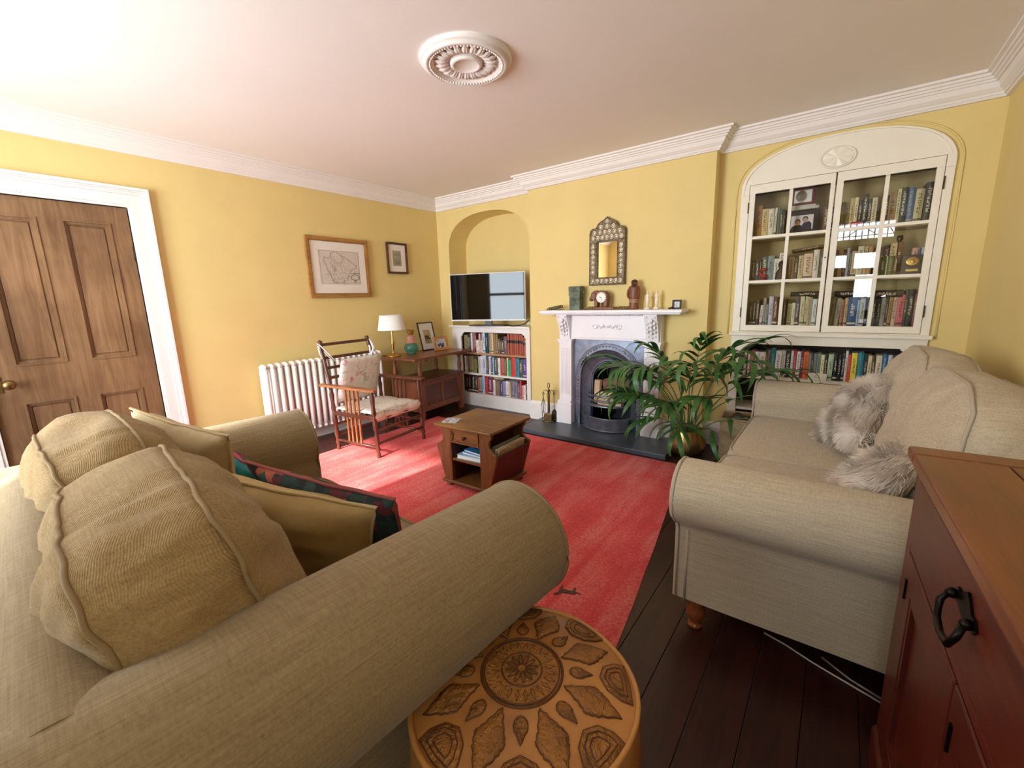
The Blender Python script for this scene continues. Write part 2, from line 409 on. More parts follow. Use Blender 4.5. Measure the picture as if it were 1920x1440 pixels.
# ceiling rose
rc = (2.42, -2.06, H)
rose_s = .94
rose = thing('ceiling_rose', 'round white plaster ceiling rose with acanthus leaves round a plain centre', 'ceiling rose', rc)
mb = MB()
mb.lathe([(.252, 0), (.252, -.012), (.243, -.02), (.232, -.02), (.228, -.03), (.214, -.036), (.207, -.030), (.190, -.030), (.184, -.024), (.178, -.016), (.09, -.012), (.088, -.026), (.074, -.034), (.066, -.030), (.055, -.024), (.001, -.024)], 56, cap=False)
part('moulded_disc', mb, PLASTER, rose, False)
mb = MB()
for i in range(72):
    a = 2*pi*i/72; mb.ball((.199*cos(a), .199*sin(a), -.031), .0065, 6, 4)
o = part('beading', mb, PLASTER, rose, False); o['kind'] = 'stuff'
mb = MB()
def leaf_fn(u, v):
    w = .021*sin(pi*min(1, u*.86+.1))**.8; t = (v-.5)*2
    return Vector((.096+.082*u, w*t, -.014-.016*sin(pi*u)*(1-t*t*.6)-.004*abs(sin(t*9+u*12))+.006*(abs(t) < .1)))
mb.grid(leaf_fn, 8, 8)
lf = part('leaf', mb, PLASTER, rose, False)
for i in range(1, 22): piece(lf, rose, Matrix.Rotation(2*pi*i/22, 4, 'Z'))
rose.scale = (.91, .91, 1)

# radiator
RW = plain('radiator_enamel', '#f6f1ea', .35)
radr = thing('radiator', 'white cast-iron column radiator under the framed map', 'radiator', (0, -1.66, 0))
mb = MB()
col = [(.152, .15), (.155, .12), (.145, .1)]
def rtube(x): mb.tube([(x, 0, .15), (x, 0, .40), (x, 0, .745)], .0225, 10)
rtube(.132); rtube(.068)
for z in (.135, .762): mb.ball((.1, 0, z), .055, 10, 8, (1.0, .42, .45)); 
mb.cyl((.1, -.031, .755), (.1, .031, .755), .018, n=8); mb.cyl((.1, -.031, .145), (.1, .031, .145), .018, n=8)
c0 = part('column', mb, RW, radr, False)
c0.location = (0, -1.66+.0, 0); c0.location = (0, -.585, 0)
for i in range(1, 20): piece(c0, radr, Matrix.Translation((0, -.585+i*.0616, 0)))
for y in (-.585, .585):
    mb = MB(); mb.turned((.132, y, .12), (.132, y, 0), [(0, .02), (.5, .013), (.8, .016), (1, .024)]); mb.turned((.068, y, .12), (.068, y, 0), [(0, .02), (.5, .013), (.8, .016), (1, .024)]); part('foot', mb, RW, radr, False)
mb = MB(); mb.cyl((.1, .6, .145), (.1, .68, .145), .012); mb.cyl((.1, .68, 0), (.1, .68, .2), .011); mb.lathe([(.016, .2), (.02, .21), (.02, .25), (.012, .26)], 12, (.1, .68, 0)); part('valve', mb, RW, radr, False)
mb = MB()
for z in (.25, .7): mb.cyl((.001, -.2, z), (.06, -.2, z), .012); mb.cyl((.001, .2, z), (.06, .2, z), .012)
part('wall_bracket', mb, RW, radr, False)['kind'] = 'stuff'

# house block outside, added to keep sun out of the second window
mb = MB(); mb.box((2.75, -9.6, -1), (8, -9, 6)); struct('exterior_sun_blocker', mb, plain('grey_render', '#b8bcc0', .9))
mb = MB(); mb.box((-30, -40, -1.2), (40, FY-.2, -1)); struct('exterior_ground', mb, plain('pale_paving', '#c4beb4', .9))
# ------------------------------------------------------------------ fireplace
MW = plain('mantel_white', '#f3eef0', .4, var=.02, vs=8)
CAST = plain('cast_iron', '#7d8494', .36, .7, var=.25, vs=14, bump=.15, bs=90, bd=.001)
CASTD = plain('sooty_iron', '#22252a', .55, .5, var=.3, vs=10)
SLATE = plain('slate', '#4c5560', .38, var=.14, vs=5, bump=.1, bs=30, bd=.001)
FX = 2.343
mb = MB(); mb.prism([(1.60, -.12), (1.62, -.60), (3.04, -.60), (3.05, -.12)], (0, .04), Matrix(((1, 0, 0, 0), (0, 0, 1, 0), (0, 1, 0, 0), (0, 0, 0, 1))))
solo('hearth', mb, SLATE, 'dark grey slate hearth slab in front of the fireplace', 'hearth', bevel=.004)
sur = thing('fireplace_surround', 'white painted fireplace surround with carved corbels and mantel shelf', 'fireplace', (FX, -.12, .04))
def both(fn, name, mat, bevel=.003):
    for s in (-1, 1):
        mb = MB(); fn(mb, s); part(name, mb, mat, sur, bevel=bevel)
def pil(mb, s):
    a, b = sorted((FX+s*.36, FX+s*.495)); f = -.215
    mb.box((a, f, .27), (b, -.12, .85))
    for i in range(7):
        x = a+.025+i*(b-a-.05)/6; mb.tube([(x, f-.001, .34), (x, f-.001, .80)], .0045, 6)
    mb.box((a-.008, f-.01, .85), (b+.008, -.12, .872)); mb.box((a-.014, f-.016, .872), (b+.014, -.12, .888))
both(pil, 'pilaster', MW, .002)
def pli(mb, s):
    a, b = sorted((FX+s*.352, FX+s*.52)); mb.box((a, -.235, .04), (b, -.12, .235)); mb.prism([(a, .235), (a+.014, .275), (b-.014, .275), (b, .235)], (-.225, -.12))
both(pli, 'plinth_block', MW)
def cor(mb, s):
    c = FX+s*.428; w = .055
    prof = [(-.215, .888), (-.222, .90), (-.226, .93), (-.232, .97), (-.244, 1.01), (-.262, 1.05), (-.28, 1.085), (-.288, 1.11), (-.285, 1.125), (-.12, 1.125), (-.12, .888)]
    A = Matrix(((0, 1, 0, c), (1, 0, 0, 0), (0, 0, 1, 0), (0, 0, 0, 1))); mb.prism(prof, (-w, w), A)
    for sx in (-1, 1):
        mb.tube([(c+sx*(w*.5+.012*cos(t)*(1-t/9)), -.292+.0+.004*t, 1.095+.018*sin(t)*(1-t/9)) for t in [k*.6 for k in range(12)]], .005, 6)
    for k in range(5): mb.ball((c, -.29+.013*k, 1.07-.036*k), .02-.0025*k, 8, 6, (1.3-.1*k, .6, 1.1))
    for sx in (-1, 1):
        for k in range(4): mb.ball((c+sx*.03, -.275+.014*k, 1.05-.038*k), .014-.002*k, 8, 6, (1, .6, 1.4))
both(cor, 'corbel', MW, 0)
mb = MB(); mb.box((FX-.495, -.20, .888), (FX+.495, -.12, 1.125)); mb.box((FX-.36, -.206, .905), (FX+.36, -.2, .92)); part('frieze', mb, MW, sur, bevel=.002)
mb = MB()
for sx in (-1, 1):
    mb.tube([(FX+sx*(.118+.022*cos(t)), -.205, 1.01+.018*sin(t)) for t in [k*.4 for k in range(15)]], .0075, 6, flat=.8)
    mb.tube([(FX+sx*(.02+.075*k/6), -.205, 1.012+.015*sin(k*1.6)) for k in range(7)], .0085, 6, flat=.8)
    for k in range(4): mb.ball((FX+sx*(.025+.02*k), -.203, 1.006+.008*(k % 2)), .008, 6, 5, (1.2, .5, .8))
mb.ball((FX, -.203, 1.01), .012, 8, 6, (1, .5, 1))
part('carved_swag', mb, MW, sur)
mb = MB(); mb.box((1.69, -.325, 1.138), (3.035, -.12, 1.165)); mb.box((1.705, -.312, 1.125), (3.02, -.12, 1.138)); part('mantel_shelf', mb, MW, sur, bevel=.005)
mb = MB()
for i in range(52): mb.cbox((FX-.36+i*.72/51, -.214, 1.117), (.007, .014, .016))
o = part('dentil_row', mb, MW, sur); o['kind'] = 'stuff'
# cast-iron insert
ins = thing('fireplace_insert', 'black cast-iron arched fireplace insert with a curved grate', 'fireplace', (FX, -.17, .04))
def archpts(r, zc, zb, n=28): return [(FX-r, zb)]+arc(FX, zc, r, r, 180, 0, n)+[(FX+r, zb)]
mb = MB(); mb.prism([(FX-.357, .04)]+archpts(.30, .515, .04)+[(FX+.357, .04), (FX+.357, .934), (FX-.357, .934)], (-.165, -.135)); part('face_plate', mb, CAST, ins, bevel=.002)
mb = MB()
for r in (.332, .318, .285): mb.tube([(x, -.168, z) for x, z in archpts(r, .515, .045)], .0075, 8)
part('arch_moulding', mb, CAST, ins)
mb = MB(); mb.ring(archpts(.33, .515, .04), archpts(.285, .515, .04), (-.172, -.16)); part('bead_band', mb, CAST, ins)
mb = MB(); mb.ball((0, 0, 0), .0085, 8, 6, (1, .7, 1)); bd = None
for k in range(58):
    L = .475*2+pi*.3075; s = L*(k+.5)/58
    if s < .475: p = (FX-.3075, .04+s)
    elif s > L-.475: p = (FX+.3075, .04+(L-s))
    else: a = pi-(s-.475)/.3075; p = (FX+.3075*cos(a), .515+.3075*sin(a))
    if bd is None:
        bd = part('stud', mb, CAST, ins, False); bd.location = (p[0]-FX, -.004, p[1]-.04)
    else: piece(bd, ins, Matrix.Translation((p[0]-FX, -.004, p[1]-.04)))
mb = MB()
A, B = archpts(.285, .515, .04), archpts(.19, .49, .04)
mb.loft([[(x, -.16, z) for x, z in A], [(x*.5+u*.5, -.11, z*.5+w*.5) for (x, z), (u, w) in zip(A, B)], [(u, -.095, w) for u, w in B]], False, False)
part('splayed_cheek', mb, CAST, ins)
mb = MB()
for r in (.2, .183): mb.tube([(x, -.104, z) for x, z in archpts(r, .49, .06)], .0065, 8)
part('inner_moulding', mb, CAST, ins)
mb = MB()
mb.loft([[(u, -.095, w) for u, w in B], [(FX+(u-FX)*.85, .12, w*.95) for u, w in B], [(FX+(u-FX)*.35, .2, .1+w*.5) for u, w in B]], False, False)
mb.poly([(FX+(u-FX)*.35, .2, .1+w*.5) for u, w in B]); mb.box((FX-.19, -.1, .036), (FX+.19, .2, .042))
part('fire_back', mb, CASTD, ins)
mb = MB(); mb.box((1.99, .215, .0), (2.695, .225, .93)); mb.box((1.99, -.1, 0), (2.0, .215, .93)); mb.box((2.685, -.1, 0), (2.695, .215, .93)); mb.box((2.0, -.1, .005), (2.685, .215, .03)); part('firebox_lining', mb, CASTD, ins)
mb = MB(); mb.prism(arc(FX, .52, .1, .12, 180, 0, 12)+[(FX+.1, .43), (FX-.1, .43)], (.09, .105), Matrix.Translation((0, 0, 0))); part('damper_flap', mb, CASTD, ins)
def bow(z, r=.19, d=.125, y0=-.165, n=16): return [(FX+r*cos(pi-pi*i/n), y0-d*sin(pi*i/n), z) for i in range(n+1)]
for z in (.37, .325): mb = MB(); mb.tube(bow(z), .0095, 8); part('grate_bar', mb, CAST, ins)
mb = MB(); a = bow(.27, .195, .13); b = bow(.27, .15, .09); mb.loft([a, bow(.285, .195, .13), bow(.285, .15, .09), b], False, False); mb.loft([b, a], False, False); part('grate_rim', mb, CAST, ins)
for i in range(9):
    mb = MB(); x = FX-.14+i*.035; d = .125*sqrt(max(0, 1-((x-FX)/.19)**2)); mb.box((x-.006, -.165-d, .262), (x+.006, .02, .275)); part('fire_bar', mb, CASTD, ins)
mb = MB(); mb.loft([bow(.042, .225, .14, -.175), bow(.15, .222, .135, -.175), bow(.165, .222, .14, -.175), bow(.17, .215, .13, -.175)], False, False)
mb.tube(bow(.05, .228, .145, -.175), .008, 8); mb.tube(bow(.165, .224, .14, -.175), .006, 8); mb.ball((FX, -.318, .115), .008, 8, 6)
part('ash_pan_cover', mb, CAST, ins)
# firewood
BARK = plain('bark', '#7a5c44', .9, var=.35, vs=22, bump=.8, bs=40, bd=.01, scale=(1, 1, 3))
CUT = wood('split_wood', '#d8b48c', '#efd6b4', 'z', .8, 1.5)
def logmesh(prof, L, mats, seed=0):
    mb = MB(); n = len(prof)
    rings = []
    for k in range(5):
        rings.append([(x*(1+.04*sin(k*2+i+seed)), z*(1+.04*cos(k*1.7+i*2+seed)), -L/2+L*k/4) for i, (x, z) in enumerate(prof)])
    mb.loft(rings, True, True, False); return mb
wedge = [(-.045, -.03), (0, -.038), (.045, -.03), (.05, .01), (.01, .045), (-.03, .03)]
def place(o, loc, rot): o.location = loc; o.rotation_euler = rot; return o
g = 'split logs laid in the fire grate'
place(solo('log', logmesh([(.035*cos(a), .03*sin(a)) for a in [k*pi/3 for k in range(6)]], .22, CUT), CUT, 'pale split log standing upright at the end of the grate', 'firewood', g), (FX-.115, -.13, .386), (0, .04, .3))
place(solo('log', logmesh([(.075*cos(a), .06*sin(a)) for a in [k*pi/5 for k in range(10)]], .25, BARK, 1), BARK, 'fat bark-covered log lying on top in the grate', 'firewood', g), (FX+.06, -.07, .455), (0, 1.35, .12))
place(solo('log', logmesh(wedge, .25, CUT, 2), CUT, 'pale wedge-shaped split log below the bark-covered log', 'firewood', g), (FX+.045, -.17, .37), (0, 1.42, .05))
place(solo('log', logmesh([(.04, -.03), (.045, .02), (0, .035), (-.04, .025), (-.04, -.03)], .24, CUT, 3), CUT, 'pale flat split log lowest in the grate', 'firewood', g), (FX+.045, -.19, .312), (0, 1.57, -.05))
# fire tools
TB = plain('tarnished_brass', '#7d6d4c', .35, .9, var=.2, vs=40)
ct = (1.735, -.24, .04)
st = thing('fire_tool_stand', 'brass fireside tool stand with hooped top on the slate hearth', 'stand', ct)
mb = MB(); mb.lathe([(.07, 0), (.07, .008), (.05, .014), (.02, .022), (.009, .03)], 20); part('base', mb, TB, st, False)
mb = MB(); mb.turned((0, 0, .02), (0, 0, .34), [(0, .007), (.1, .009), (.15, .006), (.5, .006), (.9, .007), (.95, .01), (1, .005)], 8); part('post', mb, TB, st, False)
mb = MB(); mb.tube([(.013*cos(t), 0, .37+.026*sin(t)) for t in [2*pi*k/14 for k in range(14)]], .004, 6, True); part('loop_handle', mb, TB, st, False)
mb = MB()
for k in range(4):
    a = k*pi/2+.4; mb.tube([(cos(a)*r, sin(a)*r, z) for r, z in ((.004, .30), (.025, .325), (.05, .315), (.056, .295), (.05, .285))], .004, 6)
part('hook_arm', mb, TB, st, False)
def tool(name, label, k, fn):
    a = k*pi/2+.4; r = .056
    mb = MB(); mb.tube([(0, 0, .0), (0, 0, -.19)], .0042, 6); mb.tube([(.011*cos(t), 0, .012+.014*sin(t)) for t in [2*pi*q/10 for q in range(10)]], .003, 6, True)
    o = solo(name, mb, TB, label, 'fire tool', 'fireside tools'); o.location = (ct[0]+cos(a)*r, ct[1]+sin(a)*r, ct[2]+.272); fn(o)
def sub(o, name, mb, mat): return link(name, mb.mesh(name, mat), o)
def shov(o): mb = MB(); mb.loft([[(-.012, 0, -.17), (.012, 0, -.17), (.012, .004, -.17), (-.012, .004, -.17)], [(-.042, -.008, -.19), (.042, -.008, -.19), (.042, .0, -.19), (-.042, .0, -.19)], [(-.046, -.012, -.262), (.046, -.012, -.262), (.046, -.008, -.262), (-.046, -.008, -.262)]], True, True, False); sub(o, 'blade', mb, TB)
def brus(o): mb = MB(); mb.lathe([(.008, -.15), (.022, -.17), (.03, -.2), (.034, -.245), (.001, -.25)], 14); sub(o, 'bristles', mb, plain('dark_bristle', '#3a2c1e', .9, bump=.6, bs=200))
def pok(o): mb = MB(); mb.tube([(0, 0, -.19), (0, 0, -.25)], .0045, 6); mb.tube([(0, 0, -.22), (.02, 0, -.235), (.024, 0, -.222)], .0035, 6); sub(o, 'point', mb, TB)
def ton(o):
    mb = MB()
    for s in (-1, 1): mb.tube([(0, 0, -.03), (s*.022, 0, -.1), (s*.016, 0, -.19), (s*.008, 0, -.25)], .004, 6)
    sub(o, 'jaw', mb, TB)
tool('fire_shovel', 'brass fire shovel hanging on the tool stand', 3, shov); tool('hearth_brush', 'small hearth brush with dark bristles on the tool stand', 0, brus)
tool('fire_poker', 'thin brass poker hooked on the tool stand', 1, pok); tool('fire_tongs', 'brass fire tongs hanging with two long arms', 2, ton)
# wall cable below the palm
mb = MB(); mb.tube([(2.93, -.145, .1), (2.95, -.15, .16), (3.0, -.15, .17), (3.03, -.15, .12), (3.0, -.15, .07), (3.02, -.16, .006), (3.1, -.17, .006)], .005, 6)
solo('power_cable', mb, plain('black_plastic', '#17171a', .4), 'black coiled cable against the white skirting by the brass pot', 'cable')

# ------------------------------------------------------------------ on the mantelpiece
MZ = 1.165
VERD = plain('verdigris', '#4a4e40', .65, .2, var=.3, vs=14, bump=.7, bs=60, bd=.006, c2='#707a66')
vs = thing('vase', 'tall square verdigris vase with two ring handles on the mantel shelf', 'vase', (2.03, -.2, MZ))
mb = MB(); mb.loft([[(sx*w, sy*w*.7, z) for sx, sy in ((-1, -1), (1, -1), (1, 1), (-1, 1))] for w, z in ((.054, 0), (.055, .02), (.056, .12), (.057, .168), (.062, .174), (.063, .21), (.06, .218), (.05, .218), (.045, .1))], True, True, False)
part('body', mb, VERD, vs, False, bevel=.004)
for s in (-1, 1): mb = MB(); mb.tube([(s*(.06+.02*cos(t)), 0, .147+.024*sin(t)) for t in [2*pi*k/14 for k in range(14)]], .0045, 6, True); part('ring_handle', mb, VERD, vs, False)
WOODR = wood('carved_wood', '#6e3b22', '#9a5c38', 'z', .45, 3)
mb = MB()
for k in range(9): mb.tube([(1.735+k*.018+.012*cos(t), -.22, MZ+.01+.012*sin(t)+.003*k) for t in [2*pi*q/10 for q in range(10)]], .005, 6, True)
mb.tube([(1.70, -.22, MZ+.004), (1.9, -.22, MZ+.005)], .005, 6, flat=.6)
solo('metal_ornament', mb, plain('dark_bronze', '#4a4034', .4, .6, var=.3, vs=40), 'low dark bronze ornament of linked rings at the end of the mantel', 'ornament', origin=(1.8, -.22, MZ))
el = thing('elephant_clock', 'carved wooden elephant clock with a round white dial', 'clock', (2.29, -.2, MZ+.024))
mb = MB()
body = [(-.062, 0), (-.03, 0), (-.028, .045), (.028, .045), (.03, 0), (.062, 0), (.068, .05), (.07, .09), (.062, .122), (.04, .142), (.0, .148), (-.03, .14), (-.048, .15), (-.07, .146), (-.092, .128), (-.1, .1), (-.112, .078), (-.115, .058), (-.1, .052), (-.094, .062), (-.09, .075), (-.07, .075), (-.062, .06)]
mb.prism(body, (-.032, .032)); part('body', mb, WOODR, el, False, bevel=.008)
mb = MB(); mb.prism([(-.085, .07), (-.05, .062), (-.04, .09), (-.044, .125), (-.062, .132), (-.082, .115)], (-.042, -.03)); part('ear', mb, WOODR, el, False, bevel=.004)
M = Matrix.Translation((.012, -.033, .085)) @ Matrix.Rotation(pi/2, 4, 'X')
mb = MB(); mb.lathe([(.047, 0), (.047, .006), (.044, .008), (.001, .008)], 28, m=M); part('dial', mb, plain('clock_dial', '#f4f1e6', .4), el, False)
mb = MB()
for k in range(12):
    a = k*pi/6; mb.cyl((.012+.036*cos(a), -.042, .085+.036*sin(a)), (.012+.041*cos(a), -.042, .085+.041*sin(a)), .0012, n=4)
mb.cyl((.012, -.042, .085), (.012-.02, -.042, .085+.006), .0016, n=4); mb.cyl((.012, -.042, .085), (.012+.01, -.042, .085-.028), .0013, n=4); mb.ball((.012, -.043, .085), .004, 6, 4)
part('hands', mb, plain('black_ink', '#15130f', .5), el, False)
tr = thing('carved_tray', 'long narrow carved tray with scalloped rim under the elephant clock', 'tray', (2.335, -.2, MZ))
mb = MB(); mb.box((-.2, -.05, 0), (.2, .05, .006)); mb.box((-.11, -.045, .006), (.09, .045, .024)); part('base', mb, WOODR, tr, False, bevel=.003)
mb = MB()
for k in range(26):
    x = -.2+.016*k
    if abs(x+.01) > .1: mb.ball((x, -.048, .012), .008, 6, 5); mb.ball((x, .048, .02), .009, 6, 5)
o = part('scalloped_rim', mb, plain('gilt_carving', '#8f7a4e', .5, .4, var=.4, vs=60), tr, False); o['kind'] = 'stuff'
# carved standing figure: one continuous body
def statuette(mb, prof, seed=0, n=14):
    mb.loft([[(rx*cos(2*pi*i/n)+ox, ry*sin(2*pi*i/n), z) for i in range(n)] for z, rx, ry, ox in prof])
fg = thing('carved_figure', 'reddish-brown carved wooden figure of a robed bearded man on the mantel', 'figurine', (2.592, -.2, MZ))
mb = MB(); statuette(mb, [(0, .048, .036, 0), (.012, .048, .038, 0), (.016, .042, .032, 0), (.05, .041, .031, 0), (.08, .043, .032, 0), (.084, .042, .03, 0), (.09, .05, .034, 0), (.12, .052, .036, 0), (.15, .053, .037, 0), (.182, .052, .036, 0), (.198, .046, .032, 0), (.204, .026, .024, 0)])
statuette(mb, [(.19, .022, .02, .002), (.202, .026, .025, .002), (.217, .0285, .028, .002), (.234, .027, .027, .002), (.247, .017, .018, .002), (.251, .002, .002, .002)])
for s in (-1, 1): mb.tube([(s*.038, -.004, .185), (s*.054, -.012, .15), (s*.05, -.022, .11), (s*.03, -.034, .1)], lambda t: .012-.003*t, 8)
part('body', mb, WOODR, fg, False, sub=1)
mb = MB(); statuette(mb, [(.229, .029, .0285, .002), (.243, .025, .025, .002), (.254, .010, .010, .002)]); part('cap', mb, plain('dark_wood_stain', '#3a2015', .5), fg, False)
mb = MB(); mb.ball((.002, -.026, .2), .017, 8, 6, (.9, .5, 1.3)); mb.ball((.002, -.029, .222), .005, 6, 5); part('beard', mb, plain('dark_wood_stain', '#3a2015', .5), fg, False)
for z in (.082, .064): mb = MB(); mb.tube([(.04*cos(a), .031*sin(a), z) for a in [2*pi*k/16 for k in range(16)]], .003, 6, True); part('painted_band', mb, plain('cream_paint', '#e5cfae', .5), fg, False)
IV = plain('ivory', '#efe0c4', .4, var=.06, vs=30)
def nymph(loc, label, arm):
    t = thing('ivory_figurine', label, 'figurine', loc, 0, 'ivory figurines on the mantel')
    mb = MB(); mb.lathe([(.028, 0), (.028, .012), (.02, .016), (.02, .024)], 14); part('base', mb, IV, t, False)
    mb = MB()
    statuette(mb, [(.02, .014, .012, 0), (.05, .013, .012, .001), (.075, .018, .015, .002), (.088, .016, .013, .001), (.1, .012, .01, 0), (.115, .017, .012, 0), (.126, .016, .01, 0), (.131, .006, .006, 0), (.136, .0075, .008, 0), (.146, .0095, .01, 0), (.156, .007, .008, 0), (.159, .001, .001, 0)], n=12)
    for s, pts in arm: mb.tube([(s*x, y, z) for x, y, z in pts], lambda u: .0055-.002*u, 6)
    part('body', mb, IV, t, False, sub=1); return t
nymph((2.712, -.2, MZ), 'slim ivory figurine with an arm stretched sideways on the mantel', [(1, [(.014, 0, .122), (.03, 0, .118), (.045, -.005, .108)]), (-1, [(.014, 0, .122), (.024, -.004, .098), (.012, -.014, .085)])])
nymph((2.79, -.2, MZ), 'shorter ivory figurine with folded arms on the mantel', [(1, [(.014, 0, .12), (.022, -.006, .1), (.006, -.016, .11)]), (-1, [(.014, 0, .12), (.022, -.006, .098), (.0, -.016, .104)])])
bf = thing('small_frame', 'tiny black photo frame with a bird print on the mantel end', 'picture frame', (2.957, -.2, MZ), .15)
T8 = Matrix.Rotation(-.12, 4, 'X')
BLK = plain('black_lacquer', '#191413', .35)
mb = MB(); mb.ring([(-.035, 0), (.035, 0), (.035, .075), (-.035, .075)], [(-.022, .013), (.022, .013), (.022, .06), (-.022, .06)], (-.008, .008), T8); part('frame', mb, BLK, bf, False, bevel=.002)
mb = MB(); mb.poly([T8 @ Vector(p) for p in ((-.022, .003, .013), (.022, .003, .013), (.022, .003, .06), (-.022, .003, .06))]); part('print', mb, plain('print_paper', '#f2f0f0', .5), bf, False)
mb = MB(); mb.poly([T8 @ Vector(p) for p in ((-.02, .002, .04), (-.004, .002, .03), (.016, .002, .022), (-.002, .002, .022), (-.016, .002, .034))]); part('print_mark', mb, BLK, bf, False)
mb = MB(); mb.cyl((0, .02, .0), (0, .006, .05), .003, n=6); part('strut', mb, BLK, bf, False)
mb = MB(); mb.ball((2.908, -.215, MZ+.008), .012, 8, 6, (1.4, 1, .66)); mb.ball((2.925, -.225, MZ+.012), .009, 8, 6)
solo('pebble', mb, plain('dark_stone', '#2c2628', .5), 'small dark stone beside the tiny black frame', 'stone', origin=(2.915, -.22, MZ))

# ------------------------------------------------------------------ mirror on the chimney breast
SILV = plain('embossed_silver', '#5e503c', .4, .6, var=.4, vs=55, bump=1.0, bs=75, bd=.01, c2='#8a7a60')
mi = thing('wall_mirror', 'small arched mirror with embossed silver frame hanging above the mantel', 'mirror', (2.31, -.12, 1.385))
hw = .172
out = [(-hw, 0), (hw, 0), (hw, .46), (.165, .485), (.145, .5), (.118, .5), (.105, .508), (.098, .525), (.08, .545), (.05, .56), (.025, .572), (.008, .585), (0, .592)]
outl = out+[(-x, z) for x, z in out[::-1][1:-2]]+[(-hw, .46)]
outl = out+[(-x, z) for x, z in out[2:-1][::-1]]
inn = []
ix, iz0, iz1 = .098, .07, .378
n = len(outl)
mb = MB()
a = mb.verts([(x, -.032, z) for x, z in outl])
q = [(-ix, iz0), (ix, iz0), (ix, iz1), (-ix, iz1)]
half1 = [outl[0], outl[1], outl[2]]
mb.b.clear()
T0 = Matrix.Identity(4)
mb.prism([(-hw, 0), (hw, 0), (hw, iz0), (-hw, iz0)], (-.034, -.001)); mb.prism([(-hw, iz0), (-ix, iz0), (-ix, iz1), (-hw, iz1)], (-.034, -.001)); mb.prism([(ix, iz0), (hw, iz0), (hw, iz1), (ix, iz1)], (-.034, -.001))
mb.prism([(-hw, iz1), (hw, iz1)]+[p for p in outl if p[1] > iz1], (-.034, -.001))
part('frame', mb, SILV, mi, False)
mb = MB(); mb.ball((0, -.034, 0), .013, 8, 4, (1, .45, 1)); mb.tube([(.017*cos(t), -.034, .017*sin(t)) for t in [2*pi*k/10 for k in range(10)]], .0035, 5, True)
bs = part('boss', mb, plain('bright_silver', '#e0d4bc', .32, .7, var=.2, vs=60), mi, False)
pts = [(sx*.135, z) for sx in (-1, 1) for z in (.115, .16, .205, .25, .295, .34)]+[(x, .036) for x in (-.135, -.09, -.045, 0, .045, .09, .135)]+[(x, .415) for x in (-.135, -.09, -.045, 0, .045, .09, .135)]+[(x, .46) for x in (-.12, -.07, -.022, .022, .07, .12)]+[(x, .505) for x in (-.06, 0, .06)]+[(0, .55)]
for k, (x, z) in enumerate(pts):
    if k == 0: bs.location = (x, 0, z)
    else: piece(bs, mi, Matrix.Translation((x, 0, z)))
mb = MB(); E_ = [(-hw+.004, .004), (hw-.004, .004), (hw-.004, .458)]+[(x*.97, z-.004) for x, z in out[3:]]
mb.tube([(x, -.034, z) for x, z in E_]+[(-x, -.034, z) for x, z in E_[::-1][1:]], .0045, 6, True); mb.tube([(sx*(ix+.005), -.034, z) for sx, z in ((-1, iz0-.005), (1, iz0-.005), (1, iz1+.005), (-1, iz1+.005))], .004, 6, True)
part('rope_edge', mb, SILV, mi, False)
mb = MB(); mb.poly([(-ix, -.012, iz0), (ix, -.012, iz0), (ix, -.012, iz1), (-ix, -.012, iz1)]); part('mirror_glass', mb, plain('mirror_silver', '#f4efe6', .02, 1.0), mi, False)

# ------------------------------------------------------------------ television in the alcove
tv = thing('tv', 'flat-screen TV with thin white bezel standing in the arched alcove', 'tv', (.81, -.055, .988), rad(18))
SLV = plain('tv_white_bezel', '#dedfdc', .35)
mb = MB(); w, z0, z1 = .457, .058, .59
mb.ring([(-w, z0), (w, z0), (w, z1), (-w, z1)], [(-w+.008, z0+.016), (w-.008, z0+.016), (w-.008, z1-.008), (-w+.008, z1-.008)], (-.02, .02)); part('bezel', mb, SLV, tv, False, bevel=.002)
mb = MB(); mb.box((-w+.008, -.012, z0+.016), (w-.008, .03, z1-.008)); part('screen', mb, plain('tv_screen', '#06070a', .03, spec=.3), tv, False)
mb = MB(); mb.box((-.22, -.06, 0), (.22, .1, .01), bevel=.003); mb.box((-.04, .0, .01), (.04, .03, .06)); part('stand', mb, plain('black_plastic', '#17171a', .4), tv, False)
mb = MB(); mb.tube([(1.08, -.04, 1.0), (1.16, -.06, .992), (1.22, -.045, .995), (1.28, .0, 1.01), (1.31, .05, 1.05)], .006, 6)
solo('tv_cable', mb, plain('black_plastic', '#17171a', .4), 'black cable trailing from under the flat-screen TV', 'cable')
mb = MB(); mb.box((1.235, .1, .987), (1.33, .2, 1.03), bevel=.012)
solo('router_box', mb, plain('cream_plastic', '#e8dcae', .5), 'small cream box in the alcove corner behind the TV', 'box')

